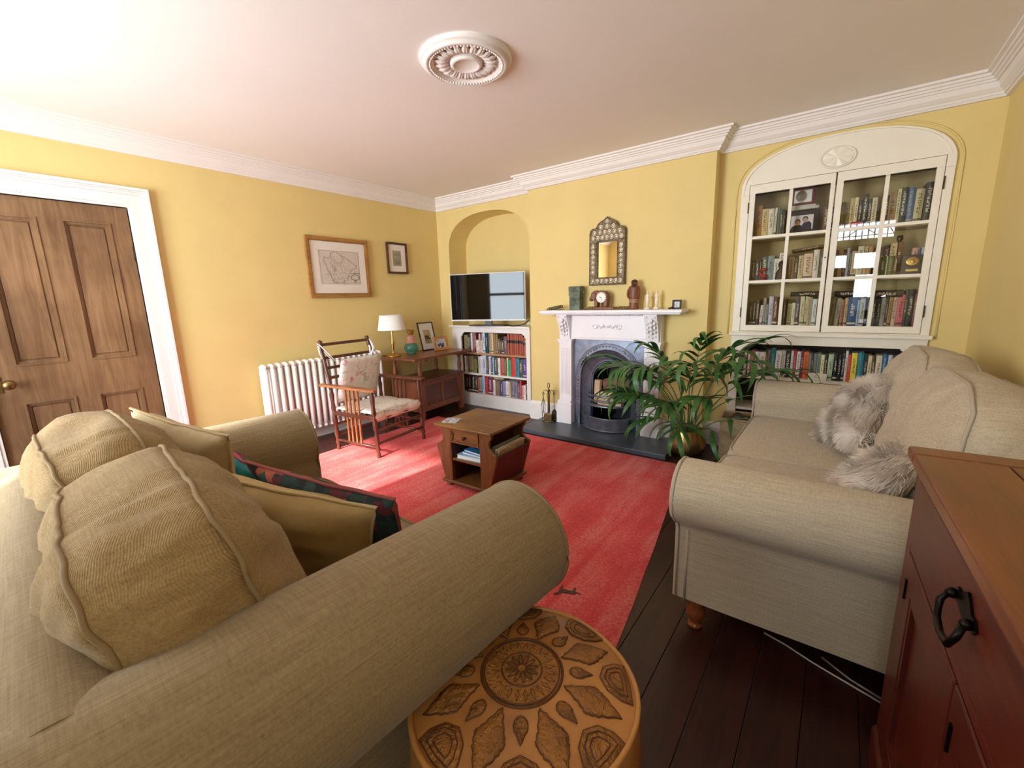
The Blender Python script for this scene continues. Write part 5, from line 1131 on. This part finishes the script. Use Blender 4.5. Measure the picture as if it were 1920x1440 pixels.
def make_sofa(name, label, loc, rz, hc, r, zc, D, backz, backs, bw, bh, bt, seatz=.45, leg=.13, squash=1.0, fronts=True, cushion_mat=None, cb_y=-.2, lean=13, wr=.03, split=(0,), pm=None, la=None, lb=None, bl=.5, kk=3.6):
    """x along the width, front towards +y; hc = half the distance between the arm rolls"""
    s = thing(name, label, 'sofa', loc, rz); A_, B_, P_ = la or LIN_A, lb or LIN_B, pm or PIPE
    y0, y1 = -D/2, D/2
    mb = MB(); mb.box((-hc, y0+.05, leg), (hc, y1-.06, .31)); part('base', mb, B_, s, False, bevel=.015)
    for sg in (-1, 1):
        pts = [(hc-r*.95, leg), (hc-r*.95, zc-.12)]+[(hc+r*cos(rad(a)), zc+r*squash*sin(rad(a))) for a in range(205, -82, -7)]+[(hc+r*.1, zc-r*squash-.03), (hc+r*.1, leg)]
        if sg < 0: pts = [(-x, z) for x, z in pts]
        mb = MB(); cx, cz = sg*hc, zc
        def ringat(y, k): return [(cx+(x-cx)*k, y, (cz+(z-cz)*k) if z > zc-r*1.2 else z) for x, z in pts]
        mb.loft([ringat(y0+.02, .97), ringat(y0+.03, 1), ringat(y0+.3, 1), ringat(0, 1.0), ringat(y1-.2, 1.0), ringat(y1-.03, 1.0), ringat(y1-.008, .985), ringat(y1, .93)])
        for q in mb.b.verts: q.co.x += .004*noise.noise(Vector((q.co.x*4, q.co.y*6, q.co.z*5)))
        a = part('arm', mb, A_, s, False)
        for m in a.data.polygons: m.use_smooth = True
        md = a.modifiers.new('edge', 'EDGE_SPLIT'); md.split_angle = rad(50)
        mb = MB(); mb.tube([(x, y1-.012, z) for x, z in ((cx+(x-cx)*.99, (cz+(z-cz)*.99) if z > zc-r*1.2 else z) for x, z in pts)], .005, 6); 
        link('piping', mb.mesh('piping', P_), a)
        if fronts:
            mb = MB(); mb.tube([(sg*(hc+r*.1), y1-.045, z) for z in (leg, .3, zc-r-.03)], .005, 6); link('piping', mb.mesh('piping', P_), a)
    pr = [(y0+.01, leg), (y0, .35), (y0, backz-.1)]+[(y0+.1+.1*cos(rad(a)), backz-.1+.1*sin(rad(a))) for a in range(174, -40, -8)]+[(y0+.2, backz-.3), (y0+.24, leg)]
    mb = MB(); T = Matrix(((0, 1, 0, 0), (1, 0, 0, 0), (0, 0, 1, 0), (0, 0, 0, 1))); mb.prism(pr, (-hc-.0, hc+.0), T, smooth=True); b = part('back', mb, B_, s, False)
    md = b.modifiers.new('edge', 'EDGE_SPLIT'); md.split_angle = rad(60)
    xs = [-hc+r*.95]+list(split)+[hc-r*.95]
    for i, (a, b_) in enumerate(zip(xs, xs[1:])):
        flat_cushion('seat_cushion', s, Matrix.Translation(((a+b_)/2, .115, (seatz+.31)/2)), b_-a, D-.26, seatz-.30, (B_, P_), bulge=.18, wr=.008, seed=i)
    for i, (x, yy, zz, ww, hh, tt, ln, yw) in enumerate(backs):
        M = Matrix.Translation((x, yy, zz)) @ Matrix.Rotation(rad(yw), 4, 'Z') @ Matrix.Rotation(rad(ln), 4, 'X')
        box_cushion('back_cushion', s, M, ww, tt, hh, (cushion_mat or B_, P_), 28, .6, bulge=bl, wr=wr, seed=3.7*i+1, k=kk)
    for x in (-hc+.03, hc-.03):
        for y in (y0+.08, y1-.08): mb = MB(); mb.turned((x, y, leg+.01), (x, y, 0), [(0, .034), (.2, .036), (.3, .028), (.42, .036), (.62, .036), (.8, .022), (.88, .02), (.9, .027), (1, .026)], 14); part('leg', mb, LEGW, s, False)
    return s
def ribbed(m):
    nt = m.node_tree; N, Lk = nt.nodes.new, nt.links.new; b = nt.nodes['Principled BSDF']; prev = b.inputs['Normal'].links[0].from_socket
    w = N('ShaderNodeTexWave'); w.wave_type = 'BANDS'; w.bands_direction = 'DIAGONAL'; w.inputs['Scale'].default_value = 110; w.inputs['Distortion'].default_value = 1.2
    tc = N('ShaderNodeTexCoord'); Lk(tc.outputs['Object'], w.inputs['Vector']); add_bump(N, Lk, b, w.outputs['Fac'], .3, .002, prev); return m
CORD = linen('ribbed_linen', '#a98e62', '#826842', 'x', weave=300, amt=.3); ribbed(CORD)  # back cushions darkened too, shade mixed into the linen colour
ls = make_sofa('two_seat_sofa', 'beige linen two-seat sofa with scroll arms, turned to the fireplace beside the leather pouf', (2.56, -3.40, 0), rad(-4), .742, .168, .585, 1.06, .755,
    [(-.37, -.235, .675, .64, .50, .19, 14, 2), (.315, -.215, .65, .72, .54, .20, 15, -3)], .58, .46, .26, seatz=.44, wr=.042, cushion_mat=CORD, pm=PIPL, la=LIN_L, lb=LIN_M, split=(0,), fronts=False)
rs = make_sofa('large_sofa', 'pale beige linen sofa with scroll arms along the right wall under the glazed bookcase', (4.115, -1.417, 0), rad(90), .897, .12, .57, 1.0, .88,
    [(.40, -.275, .70, .80, .55, .17, 12, 0), (-.38, -.275, .70, .80, .55, .17, 13, 2)], .78, .5, .24, seatz=.475, split=(-.1,))

# scatter cushions
def pillow(name, label, M, w, h, t, mats, group=None, rip=.004, seed=0, pipe=.006, flange=0):
    mb = MB(); n = 22
    def f(sg):
        def g(u, v):
            a, b = 2*u-1, 2*v-1
            pinch = 1-.05*(1-a*a)*(b*b)-.0; px = a*w/2*(1-.07*(1-b*b)); pz = b*h/2*(1-.07*(1-a*a))
            th = t/2*max(0, (1-a**4)*(1-b**4))**.62
            wv = rip*noise.noise(Vector((a*3+seed, b*3, sg)))*2*(1-a*a*b*b)
            return Vector((px, sg*th+wv, pz))
        return g
    mb.mi = 0; mb.grid(f(1), n, n)
    mb.mi = 1 if len(mats) > 2 else 0; mb.grid(f(-1), n, n)
    bmesh.ops.remove_doubles(mb.b, verts=mb.b.verts, dist=.0006)
    o = solo(name, mb, [mats[0], mats[1]] if len(mats) > 2 else [mats[0]], label, 'cushion', group)
    path = [f(1)(u, v) for u, v in [(k/16, 0) for k in range(16)]+[(1, k/16) for k in range(16)]+[(1-k/16, 1) for k in range(16)]+[(0, 1-k/16) for k in range(16)]]
    mb = MB(); mb.tube(path, pipe, 6, True); link('piping', mb.mesh('piping', mats[-1]), o)
    o.matrix_world = M; return o
def PM(c, yaw, lean, roll): return Matrix.Translation(c) @ Matrix.Rotation(rad(yaw), 4, 'Z') @ Matrix.Rotation(rad(lean), 4, 'X') @ Matrix.Rotation(rad(roll), 4, 'Y')
VEL = plain('tan_velvet', '#b79a66', .75, var=.12, vs=7, bump=.2, bs=10, bd=.02); VELP = plain('tan_velvet_cord', '#c0a678', .8)
VEL2 = plain('sand_velvet', '#c2ac84', .75, var=.1, vs=7, bump=.2, bs=10, bd=.02)
pillow('cushion', 'tan velvet cushion leaning on the near back cushion of the two-seat sofa', PM((2.63, -3.345, .578), 27, 17, 11), .74, .38, .15, (VEL, VELP), 'scatter cushions on the two-seat sofa', .006, 1)
pillow('cushion', 'sand-coloured velvet cushion standing upright by the far arm of the two-seat sofa', PM((2.02, -3.37, .665), 24, 14, 14), .42, .42, .15, (VEL2, VELP), 'scatter cushions on the two-seat sofa', .006, 2)
def patch(name, cols, scale, teal=False):
    m, nt, b, N, Lk = new_mat(name); v = coord(N, Lk); vo = N('ShaderNodeTexVoronoi'); vo.inputs['Scale'].default_value = scale; vo.distance = 'CHEBYCHEV' if not teal else 'EUCLIDEAN'
    Lk(v, vo.inputs['Vector']); sp = N('ShaderNodeSeparateColor'); Lk(vo.outputs['Color'], sp.inputs[0])
    r = N('ShaderNodeValToRGB'); r.color_ramp.interpolation = 'CONSTANT'
    while len(r.color_ramp.elements) < len(cols): r.color_ramp.elements.new(.5)
    for i, (e, c) in enumerate(zip(r.color_ramp.elements, cols)): e.position = i/len(cols); e.color = lin(c)
    Lk(sp.outputs[0], r.inputs['Fac']); Lk(r.outputs['Color'], b.inputs['Base Color']); b.inputs['Roughness'].default_value = .85
    add_bump(N, Lk, b, noise_node(N, Lk, v, 300, 2), .3, .001); MATS[name] = m; return m
TEAL = plain('teal_velvet', '#1d7580', .6, var=.25, vs=14, c2='#2a8c90'); PINKP = plain('pink_cord', '#b8606a', .8); REDP = plain('red_cord', '#8a4038', .8)
pillow('cushion', 'teal velvet cushion with a dark floral face by the far arm of the two-seat sofa', PM((1.91, -3.20, .535), 12, 14, 24), .38, .33, .12, (patch('floral_print', ['#22382e', '#2c4a34', '#c4566a', '#18302c', '#7a3440', '#3c5c40', '#1c2c2c'], 13, True), TEAL, PINKP), 'scatter cushions on the two-seat sofa', .003, 3)
pillow('cushion', 'dark tartan patchwork cushion with red cord in front of the tan velvet cushion', PM((2.74, -3.19, .58), 14, 22, 5), .60, .36, .09, (patch('tartan_patchwork', ['#1c3430', '#5c2028', '#20342f', '#a8543a', '#182424', '#6c2830', '#2c4844', '#1c2c2c'], 24), REDP), 'scatter cushions on the two-seat sofa', .003, 4)
# long-haired cushions
FURB = plain('fur_skin', '#d6c6b4', .95); 
m, nt, b, N, Lk = new_mat('long_fur'); Lk(ramp(N, Lk, noise_node(N, Lk, coord(N, Lk), 9, 3), [(.3, '#cdb9a6'), (.5, '#e0d0bf'), (.7, '#f0e6d9')]), b.inputs['Base Color']); b.inputs['Roughness'].default_value = .7; b.inputs['Sheen Weight'].default_value = .3; FUR = m
def fur_cushion(label, M, w, h, t, nst, seed):
    o = pillow('fur_cushion', label, M, w, h, t, (FURB, FURB), 'long-haired cushions on the large sofa', .006, seed, .004)
    rr = random.Random(seed); mb = MB(); V = Vector
    for i in range(nst):
        a, b = rr.uniform(-1, 1), rr.uniform(-1, 1); sg = 1 if rr.random() < .8 else -1
        if rr.random() < .12: a = rr.choice((-1, 1))*rr.uniform(.93, 1)
        elif rr.random() < .12: b = rr.choice((-1, 1))*rr.uniform(.93, 1)
        th = t/2*max(0, (1-a**4)*(1-b**4))**.62; p = V((a*w/2*(1-.07*(1-b*b)), sg*th, b*h/2*(1-.07*(1-a*a))))
        nrm = V((a*a*a*.9, sg*(1.05-max(abs(a), abs(b))**3), b*b*b*.9)).normalized()
        sw = V((noise.noise(V((a*2.2, b*2.2, seed))), 0, noise.noise(V((a*2.2+7, b*2.2, seed)))-.35))*1.5
        L = rr.uniform(.03, .052); d = (nrm*.75+sw+V((rr.uniform(-.3, .3), rr.uniform(-.2, .2), rr.uniform(-.3, .3)))).normalized(); d2 = (d+sw*.8+V((0, 0, -.35))).normalized()
        side = d.cross(nrm+V((.01, .02, 0))).normalized()*.0016
        q1 = p+d*L*.5; q2 = q1+d2*L*.5
        v = mb.verts([p-side, p+side, q1+side*.8, q1-side*.8, q2]); mb.face([v[0], v[1], v[2], v[3]], True); mb.face([v[3], v[2], v[4]], True)
    f = link('fur', mb.mesh('fur', FUR), o); f['kind'] = 'stuff'; return o
def rsw(x, y, z): return Matrix.Translation((4.115, -1.417, 0)) @ Matrix.Rotation(rad(90), 4, 'Z') @ Vector((x, y, z))
fur_cushion('grey-beige long-haired cushion leaning on the far back cushion of the large sofa', PM(rsw(.30, -.035, .655), 90+14, 30, 22), .42, .42, .15, 15000, 5)
fur_cushion('pale long-haired cushion half hidden behind the near arm of the large sofa', PM(rsw(-.62, -.05, .60), 90-8, 34, 10), .38, .38, .14, 10000, 6)

# ------------------------------------------------------------------ leather pouf
LEA = plain('tan_leather', '#b0743a', .42, var=.22, vs=6, bump=.2, bs=40, bd=.003, c2='#ba8044'); LEAD_ = plain('tooled_leather', '#86531f', .45, var=.3, vs=14, bump=1.0, bs=85, bd=.012, c2='#a06a30')
LEAE = plain('tooled_edge', '#5c3312', .5); LEAP = plain('leather_piping', '#c68c4e', .4)
PC = (3.54, -3.22, 0)
pf = thing('leather_pouf', 'round tan leather pouf with tooled star pattern beside the two-seat sofa', 'pouf', PC, rad(12))
def dome(r): return .462-.042*(r/.245)**2.2
def warp(a): return 1+.012*sin(3*a+.6)+.008*sin(5*a)
mb = MB(); N_ = 64
prof = [(.16, .0), (.225, .012), (.252, .07), (.262, .16), (.262, .26), (.258, .34), (.252, .40), (.246, .418)]
mb.loft([[(r*warp(2*pi*i/N_)*cos(2*pi*i/N_), r*warp(2*pi*i/N_)*sin(2*pi*i/N_), z) for i in range(N_)] for r, z in prof], True, True)
part('side', mb, LEA, pf, False)
mb = MB(); mb.loft([[(r*warp(2*pi*i/N_)*cos(2*pi*i/N_), r*warp(2*pi*i/N_)*sin(2*pi*i/N_), dome(r)) for i in range(N_)] for r in (.246, .22, .19, .16, .13, .1, .07, .04, .002)], True, False); part('top', mb, LEA, pf, False)
mb = MB(); mb.tube([(.249*warp(2*pi*i/N_)*cos(2*pi*i/N_), .249*warp(2*pi*i/N_)*sin(2*pi*i/N_), .4205) for i in range(N_)], .0062, 8, True); part('piping', mb, LEAP, pf, False)
for k in range(8): mb = MB(); a = 2*pi*(k+.5)/8; mb.tube([(r*warp(a)*cos(a)*1.004, r*warp(a)*sin(a)*1.004, z) for r, z in prof[1:]], .0035, 6); part('side_seam', mb, LEAP, pf, False)
def on_top(x, y, h=0): r = sqrt(x*x+y*y); return Vector((x, y, dome(r)+h))
def applique(name, pts, wob=0, inner=None, mat=None):
    """a tooled leaf of leather lying on the domed top, with a dark stitched outline"""
    P = []
    for (x, y), (u, w) in zip(pts, pts[1:]+pts[:1]):
        for k in range(5): t = k/5; nx, ny = -(w-y), (u-x); l = sqrt(nx*nx+ny*ny)+1e-9; q = wob*sin(k*2.5+x*90+y*70); P.append((x+(u-x)*t+nx/l*q, y+(w-y)*t+ny/l*q))
    cx = sum(p[0] for p in P)/len(P); cy = sum(p[1] for p in P)/len(P); mb = MB()
    R = [[on_top(cx+(x-cx)*k, cy+(y-cy)*k, h) for x, y in P] for k, h in ((1, .0004), (.97, .0035), (.7, .0042), (.35, .0046), (.02, .0048))]
    mb.loft(R, True, False); o = part(name, mb, mat or LEAD_, pf, False)
    mb = MB(); mb.tube([on_top(x, y, .0015) for x, y in P], .0021, 5, True)
    if inner:
        for k in inner: mb.tube([on_top(cx+(x-cx)*k, cy+(y-cy)*k, .0048) for x, y in P], .0015, 5, True)
    e = link('stitched_edge', mb.mesh('stitched_edge', LEAE), o); return o, e
def around(pair, n, off=0.0):
    o, e = pair
    for k in range(1, n):
        M = Matrix.Rotation(2*pi*k/n, 4, 'Z'); c = piece(o, pf, M); piece(e, c, Matrix.Identity(4))
dia = [(.092, 0), (.135, .032), (.158, .03), (.205, 0), (.158, -.03), (.135, -.032)]
around(applique('diamond', [(.100, 0), (.136, .019), (.157, .033), (.18, .025), (.222, 0), (.18, -.025), (.157, -.033), (.136, -.019)], .0016), 8)
def rot2(p, a): return [(x*cos(a)-y*sin(a), x*sin(a)+y*cos(a)) for x, y in p]
around(applique('teardrop', rot2([(.108+.018+.018*cos(t)+(.014 if k == 0 else 0), .0138*sin(t)) for k, t in enumerate([2*pi*k/12 for k in range(12)])], pi/8), 0), 8)
sh = [(.175, 0), (.187, .03), (.213, .047), (.237, .05), (.241, 0), (.237, -.05), (.213, -.047), (.187, -.03)]
around(applique('shield', rot2(sh, pi/8), 0, (.72, .45)), 8)
mb = MB()
for r, q in ((.091, .003), (.0845, .0018), (.045, .002)): mb.tube([on_top(r*cos(t), r*sin(t), .001) for t in [2*pi*k/48 for k in range(48)]], q, 6, True)
part('medallion_ring', mb, LEAE, pf, False)
mb = MB(); mb.loft([[on_top(.083*k*cos(t), .083*k*sin(t), .0012) for t in [2*pi*q/48 for q in range(48)]] for k in (1, .6, .3, .02)], True, False); part('medallion', mb, plain('medallion_leather', '#a06a30', .45, var=.3, vs=30, bump=.8, bs=120, bd=.008), pf, False)
mb = MB(); P = [(.052, 0), (.064, .005), (.08, 0), (.064, -.005)]; mb.loft([[on_top(x, y, .0015) for x, y in P], [on_top(.065+(x-.065)*.5, y*.5, .004) for x, y in P]]); ray_ = part('ray', mb, LEAD_, pf, False)
for k in range(1, 24): piece(ray_, pf, Matrix.Rotation(2*pi*k/24, 4, 'Z'))
mb = MB(); mb.tube([on_top(.009+.0145*(1+cos(t)), .0038*sin(t), .003) for t in [2*pi*q/12 for q in range(12)]], .0011, 5, True); pe = part('petal', mb, LEAE, pf, False)
for k in range(1, 12): piece(pe, pf, Matrix.Rotation(2*pi*k/12, 4, 'Z'))

# ------------------------------------------------------------------ red pine chest by the right wall
PIN = wood('chest_top_pine', '#6a3418', '#8c4c24', 'y', .34, .8, coat=.1); PINR = wood('red_pine_front', '#4e190f', '#6c2716', 'y', .38, .9); PINZ = wood('red_pine_upright', '#4e190f', '#6c2716', 'z', .38, 1.2)
CHL = 1.02
cs = thing('red_pine_sideboard', 'red-brown pine sideboard with one long drawer beside the large sofa', 'sideboard', (4.215, -2.485, 0), rad(2.2))
# x = depth into the room corner side (0 front .. .44 back), y = 0 far end .. -CHL near end
mb = MB(); mb.box((.02, -CHL+.03, .09), (.43, -.03, .87)); part('carcass', mb, PINZ, cs, False)
mb = MB(); mb.box((-.012, -.072, .872), (.445, .0, .9)); part('end_batten', mb, PIN, cs, False, bevel=.006)
for a, b in ((-.012, .14), (.142, .29), (.292, .445)): mb = MB(); mb.box((a, -CHL, .872), (b, -.0735, .9)); part('top_plank', mb, PIN, cs, False, bevel=.004)
mb = MB(); sweep_profile(mb, [(0, 0), (.018, 0), (.012, .012), (.004, .02), (0, .022)], (.016, -CHL+.02, .872), (.016, -.022, .872), (-1, 0, 0)); part('top_moulding', mb, PINR, cs, False)
mb = MB(); mb.box((0, -CHL+.02, 0), (.44, -.02, .09)); mb.prism([(0, .09), (.014, .105), (.44, .105), (.44, .09)], (-CHL+.02, -.02)); part('plinth', mb, PINR, cs, False, bevel=.004)
for y in (-.08, -CHL+.03): mb = MB(); mb.box((.008, y, .105), (.03, y+.05, .85)); part('corner_post', mb, PINZ, cs, False, bevel=.003)
mb = MB(); mb.box((.008, -CHL+.08, .66), (.03, -.08, .682)); part('rail', mb, PINR, cs, False, bevel=.003)
mb = MB(); mb.box((.004, -CHL+.085, .686), (.03, -.085, .846)); dw = part('drawer', mb, PINR, cs, False, bevel=.004)
IRB = plain('blackened_iron', '#1d1713', .35, .8)
hy, hz = -.515, .79
mb = MB(); mb.loft([[(x, hy+ky, hz+kz) for ky, kz in ((-.058, 0), (-.045, .012), (-.03, .01), (-.012, .024), (0, .03), (.012, .024), (.03, .01), (.045, .012), (.058, 0), (.045, -.012), (.03, -.012), (0, -.02), (-.03, -.012), (-.045, -.012))] for x in (.004, .0)], True, True, False)
mb.ball((-.006, hy-.042, hz), .009, 8, 6); mb.ball((-.006, hy+.042, hz), .009, 8, 6); link('handle_plate', mb.mesh('handle_plate', IRB), dw)
mb = MB(); mb.tube([(-.008, hy-.042, hz), (-.016, hy-.05, hz-.02), (-.02, hy-.036, hz-.045), (-.021, hy, hz-.052), (-.02, hy+.036, hz-.045), (-.016, hy+.05, hz-.02), (-.008, hy+.042, hz)], .0055, 8); link('handle', mb.mesh('handle', IRB), dw)
for a, b in ((-CHL+.085, -CHL/2-.003), (-CHL/2+.003, -.085)):
    mb = MB(); ri = .075; S2 = Matrix(((0, 1, 0, 0), (1, 0, 0, 0), (0, 0, 1, 0), (0, 0, 0, 1)))
    mb.ring([(a, .11), (b, .11), (b, .656), (a, .656)], [(a+ri, .11+ri), (b-ri, .11+ri), (b-ri, .656-ri), (a+ri, .656-ri)], (.006, .03), S2); d = part('door', mb, PINZ, cs, False, bevel=.003)
    mb = MB(); mb.box((.018, a+ri, .11+ri), (.026, b-ri, .656-ri)); link('panel', mb.mesh('panel', PINZ), d)
    mb = MB(); mb.ring([(a+ri, .11+ri), (b-ri, .11+ri), (b-ri, .656-ri), (a+ri, .656-ri)], [(a+ri+.014, .124+ri), (b-ri-.014, .124+ri), (b-ri-.014, .642-ri), (a+ri+.014, .642-ri)], (.008, .02), S2); link('panel_moulding', mb.mesh('panel_moulding', PINR), d)
    mb = MB(); mb.box((.002, b-.03, .55), (.007, b-.022, .6)); link('hinge', mb.mesh('hinge', IRB), d)
# white flex on the floor by the large sofa
mb = MB(); mb.tube([(3.92, -2.18, .004), (3.99, -2.2, .004), (4.08, -2.24, .004), (4.17, -2.27, .004), (4.26, -2.3, .004)], .003, 6)
solo('white_cable', mb, plain('white_flex', '#d9d2c6', .5), 'thin white cable on the dark boards under the large sofa', 'cable')
mb = MB(); mb.tube([(4.1, -2.2, .01), (4.18, -2.25, .005), (4.27, -2.285, .004)], .0035, 6)
solo('grey_cable', mb, plain('grey_flex', '#a8a298', .5), 'short thicker grey cable crossing the thin white cable', 'cable')

# ------------------------------------------------------------------ palm in a brass pot
PP = (3.13, -.35, 0)
pm = thing('potted_palm', 'kentia palm with long arching leaves in a gold metal pot beside the fireplace', 'potted plant', PP)
GOLDP = plain('hammered_gold', '#c0a068', .3, .95, var=.12, vs=20, bump=.25, bs=90, bd=.003)
mb = MB(); mb.lathe([(.08, 0), (.11, .012), (.138, .045), (.147, .08), (.143, .115), (.132, .16), (.121, .2), (.117, .215), (.112, .215), (.118, .19), (.12, .175)], 40, cap=False); mb.lathe([(.001, 0), (.08, 0)], 40, cap=False); part('pot', mb, GOLDP, pm, False)
mb = MB(); mb.lathe([(.001, .178), (.05, .184), (.119, .176)], 24, cap=False); part('soil', mb, plain('potting_soil', '#2e2118', 1, var=.4, vs=60, bump=.8, bs=120), pm, False)
LEAF = plain('palm_leaf', '#2c5226', .42, var=.35, vs=6, c2='#426c32', spec=.4); STEM = plain('palm_stem', '#6c8a4a', .5, var=.2, vs=10); STEMD = plain('palm_stem_dry', '#8c7c50', .6)
rp = random.Random(11)
def leaflet_mesh(L, W, droop, fold):
    mb = MB(); n = 7; rows = []
    for i in range(n+1):
        t = i/n; a = droop*t*t; x = L*(sin(a)/max(a, 1e-3)*t if a > .01 else t); z = -L*t*(1-cos(a))/max(a, .05); w = W*(sin(pi*min(1, .12+t*.88))**.75)*(1-.15*t)+.0006
        rows.append([(x, -w, z-fold*w), (x, 0, z+.0), (x, w, z-fold*w)])
    mb.loft(rows, False, False); return mb.mesh('leaflet', LEAF)
LM = [leaflet_mesh(L*1.22, .0215, dr, .3) for L, dr in ((.17, .6), (.21, .9), (.24, 1.25), (.26, 1.6), (.22, 2.0))]
def frond(az, el0, L, bend, nl, r0=.03, dry=False):
    d0 = Vector((cos(az), sin(az), 0)); p = Vector((r0*cos(az), r0*sin(az), .18)); path = [p.copy()]; el = el0; n = 14; seg = L/n
    dirs = []
    for i in range(n):
        el -= bend/n*(.3+1.4*i/n); d = d0*cos(el)+Vector((0, 0, sin(el))); d.y -= .03*i/n*3; d.normalize(); p = p+d*seg; path.append(p.copy()); dirs.append(d)
    mb = MB(); mb.tube(path, lambda t: .0062*(1-.72*t), 6); st = part('frond', mb, STEMD if dry else STEM, pm, False)
    for k in range(nl):
        t = .60+.4*(k//2)/max(1, (nl//2-1)) if nl > 2 else .9; t = min(t, .995); i = min(n-1, int(t*n)); pos = path[i].lerp(path[i+1], t*n-i); d = dirs[i]; sd = -1 if k % 2 else 1
        side = Vector((-sin(az), cos(az), 0))*sd; fan = .35+.75*(1-(t-.6)/.4)
        x = (d*(1.1-fan*.5)+side*fan*.95+Vector((0, 0, rp.uniform(.0, .35)))).normalized()
        if k >= nl-2: x = (d+side*.3).normalized()
        up = Vector((0, 0, 1)); y = up.cross(x).normalized(); z = x.cross(y)
        tip = Vector(PP)+pos+x*.24; lim = -.40 if tip.x < 3.02 else -.2 if tip.x < 3.2 else -.06
        if tip.y > lim: x.y = min(x.y, -.15); x.normalize(); y = up.cross(x).normalized(); z = x.cross(y)
        if tip.x > 3.5 and tip.z < .80 and tip.y < -.3: continue
        M = Matrix((( x.x, y.x, z.x, pos.x), (x.y, y.y, z.y, pos.y), (x.z, y.z, z.z, pos.z), (0, 0, 0, 1))) @ Matrix.Rotation(rp.uniform(-.5, .5), 4, 'X') @ Matrix.Scale(rp.uniform(.8, 1.12), 4)
        o = bpy.data.objects.new('leaflet', LM[rp.randrange(5)]); COL.objects.link(o); o.parent = st; o.matrix_local = M
# azimuths: 0 = +x (along the wall), 180 = towards the fire, -90 = into the room
F = [(-172, 66, 1.02, 62, 14), (-8, 66, 1.02, 66, 16), (2, 79, .98, 50, 14), (-40, 74, .98, 60, 16), (-75, 76, .95, 62, 16), (-110, 75, .92, 66, 16), (-140, 72, .9, 66, 16), (-165, 70, .85, 62, 14), (-2, 73, .92, 75, 14), (-20, 58, .82, 60, 14), (-60, 66, .75, 70, 14),
     (-95, 62, .72, 74, 14), (-130, 62, .74, 70, 14), (-150, 78, .8, 66, 14), (-155, 58, .68, 56, 12), (-60, 87, .92, 40, 14), (-25, 84, .9, 48, 14), (-125, 85, .88, 50, 14), (-15, 42, .62, 52, 10), (-85, 50, .45, 80, 8), (-170, 46, .36, 80, 6), (-35, 44, .34, 76, 6), (-158, 62, .6, 60, 10)]
for az, el, L, bd, nl in F: frond(rad(az), rad(el), L*.93, rad(bd), nl, rp.uniform(.015, .05), rp.random() < .12)
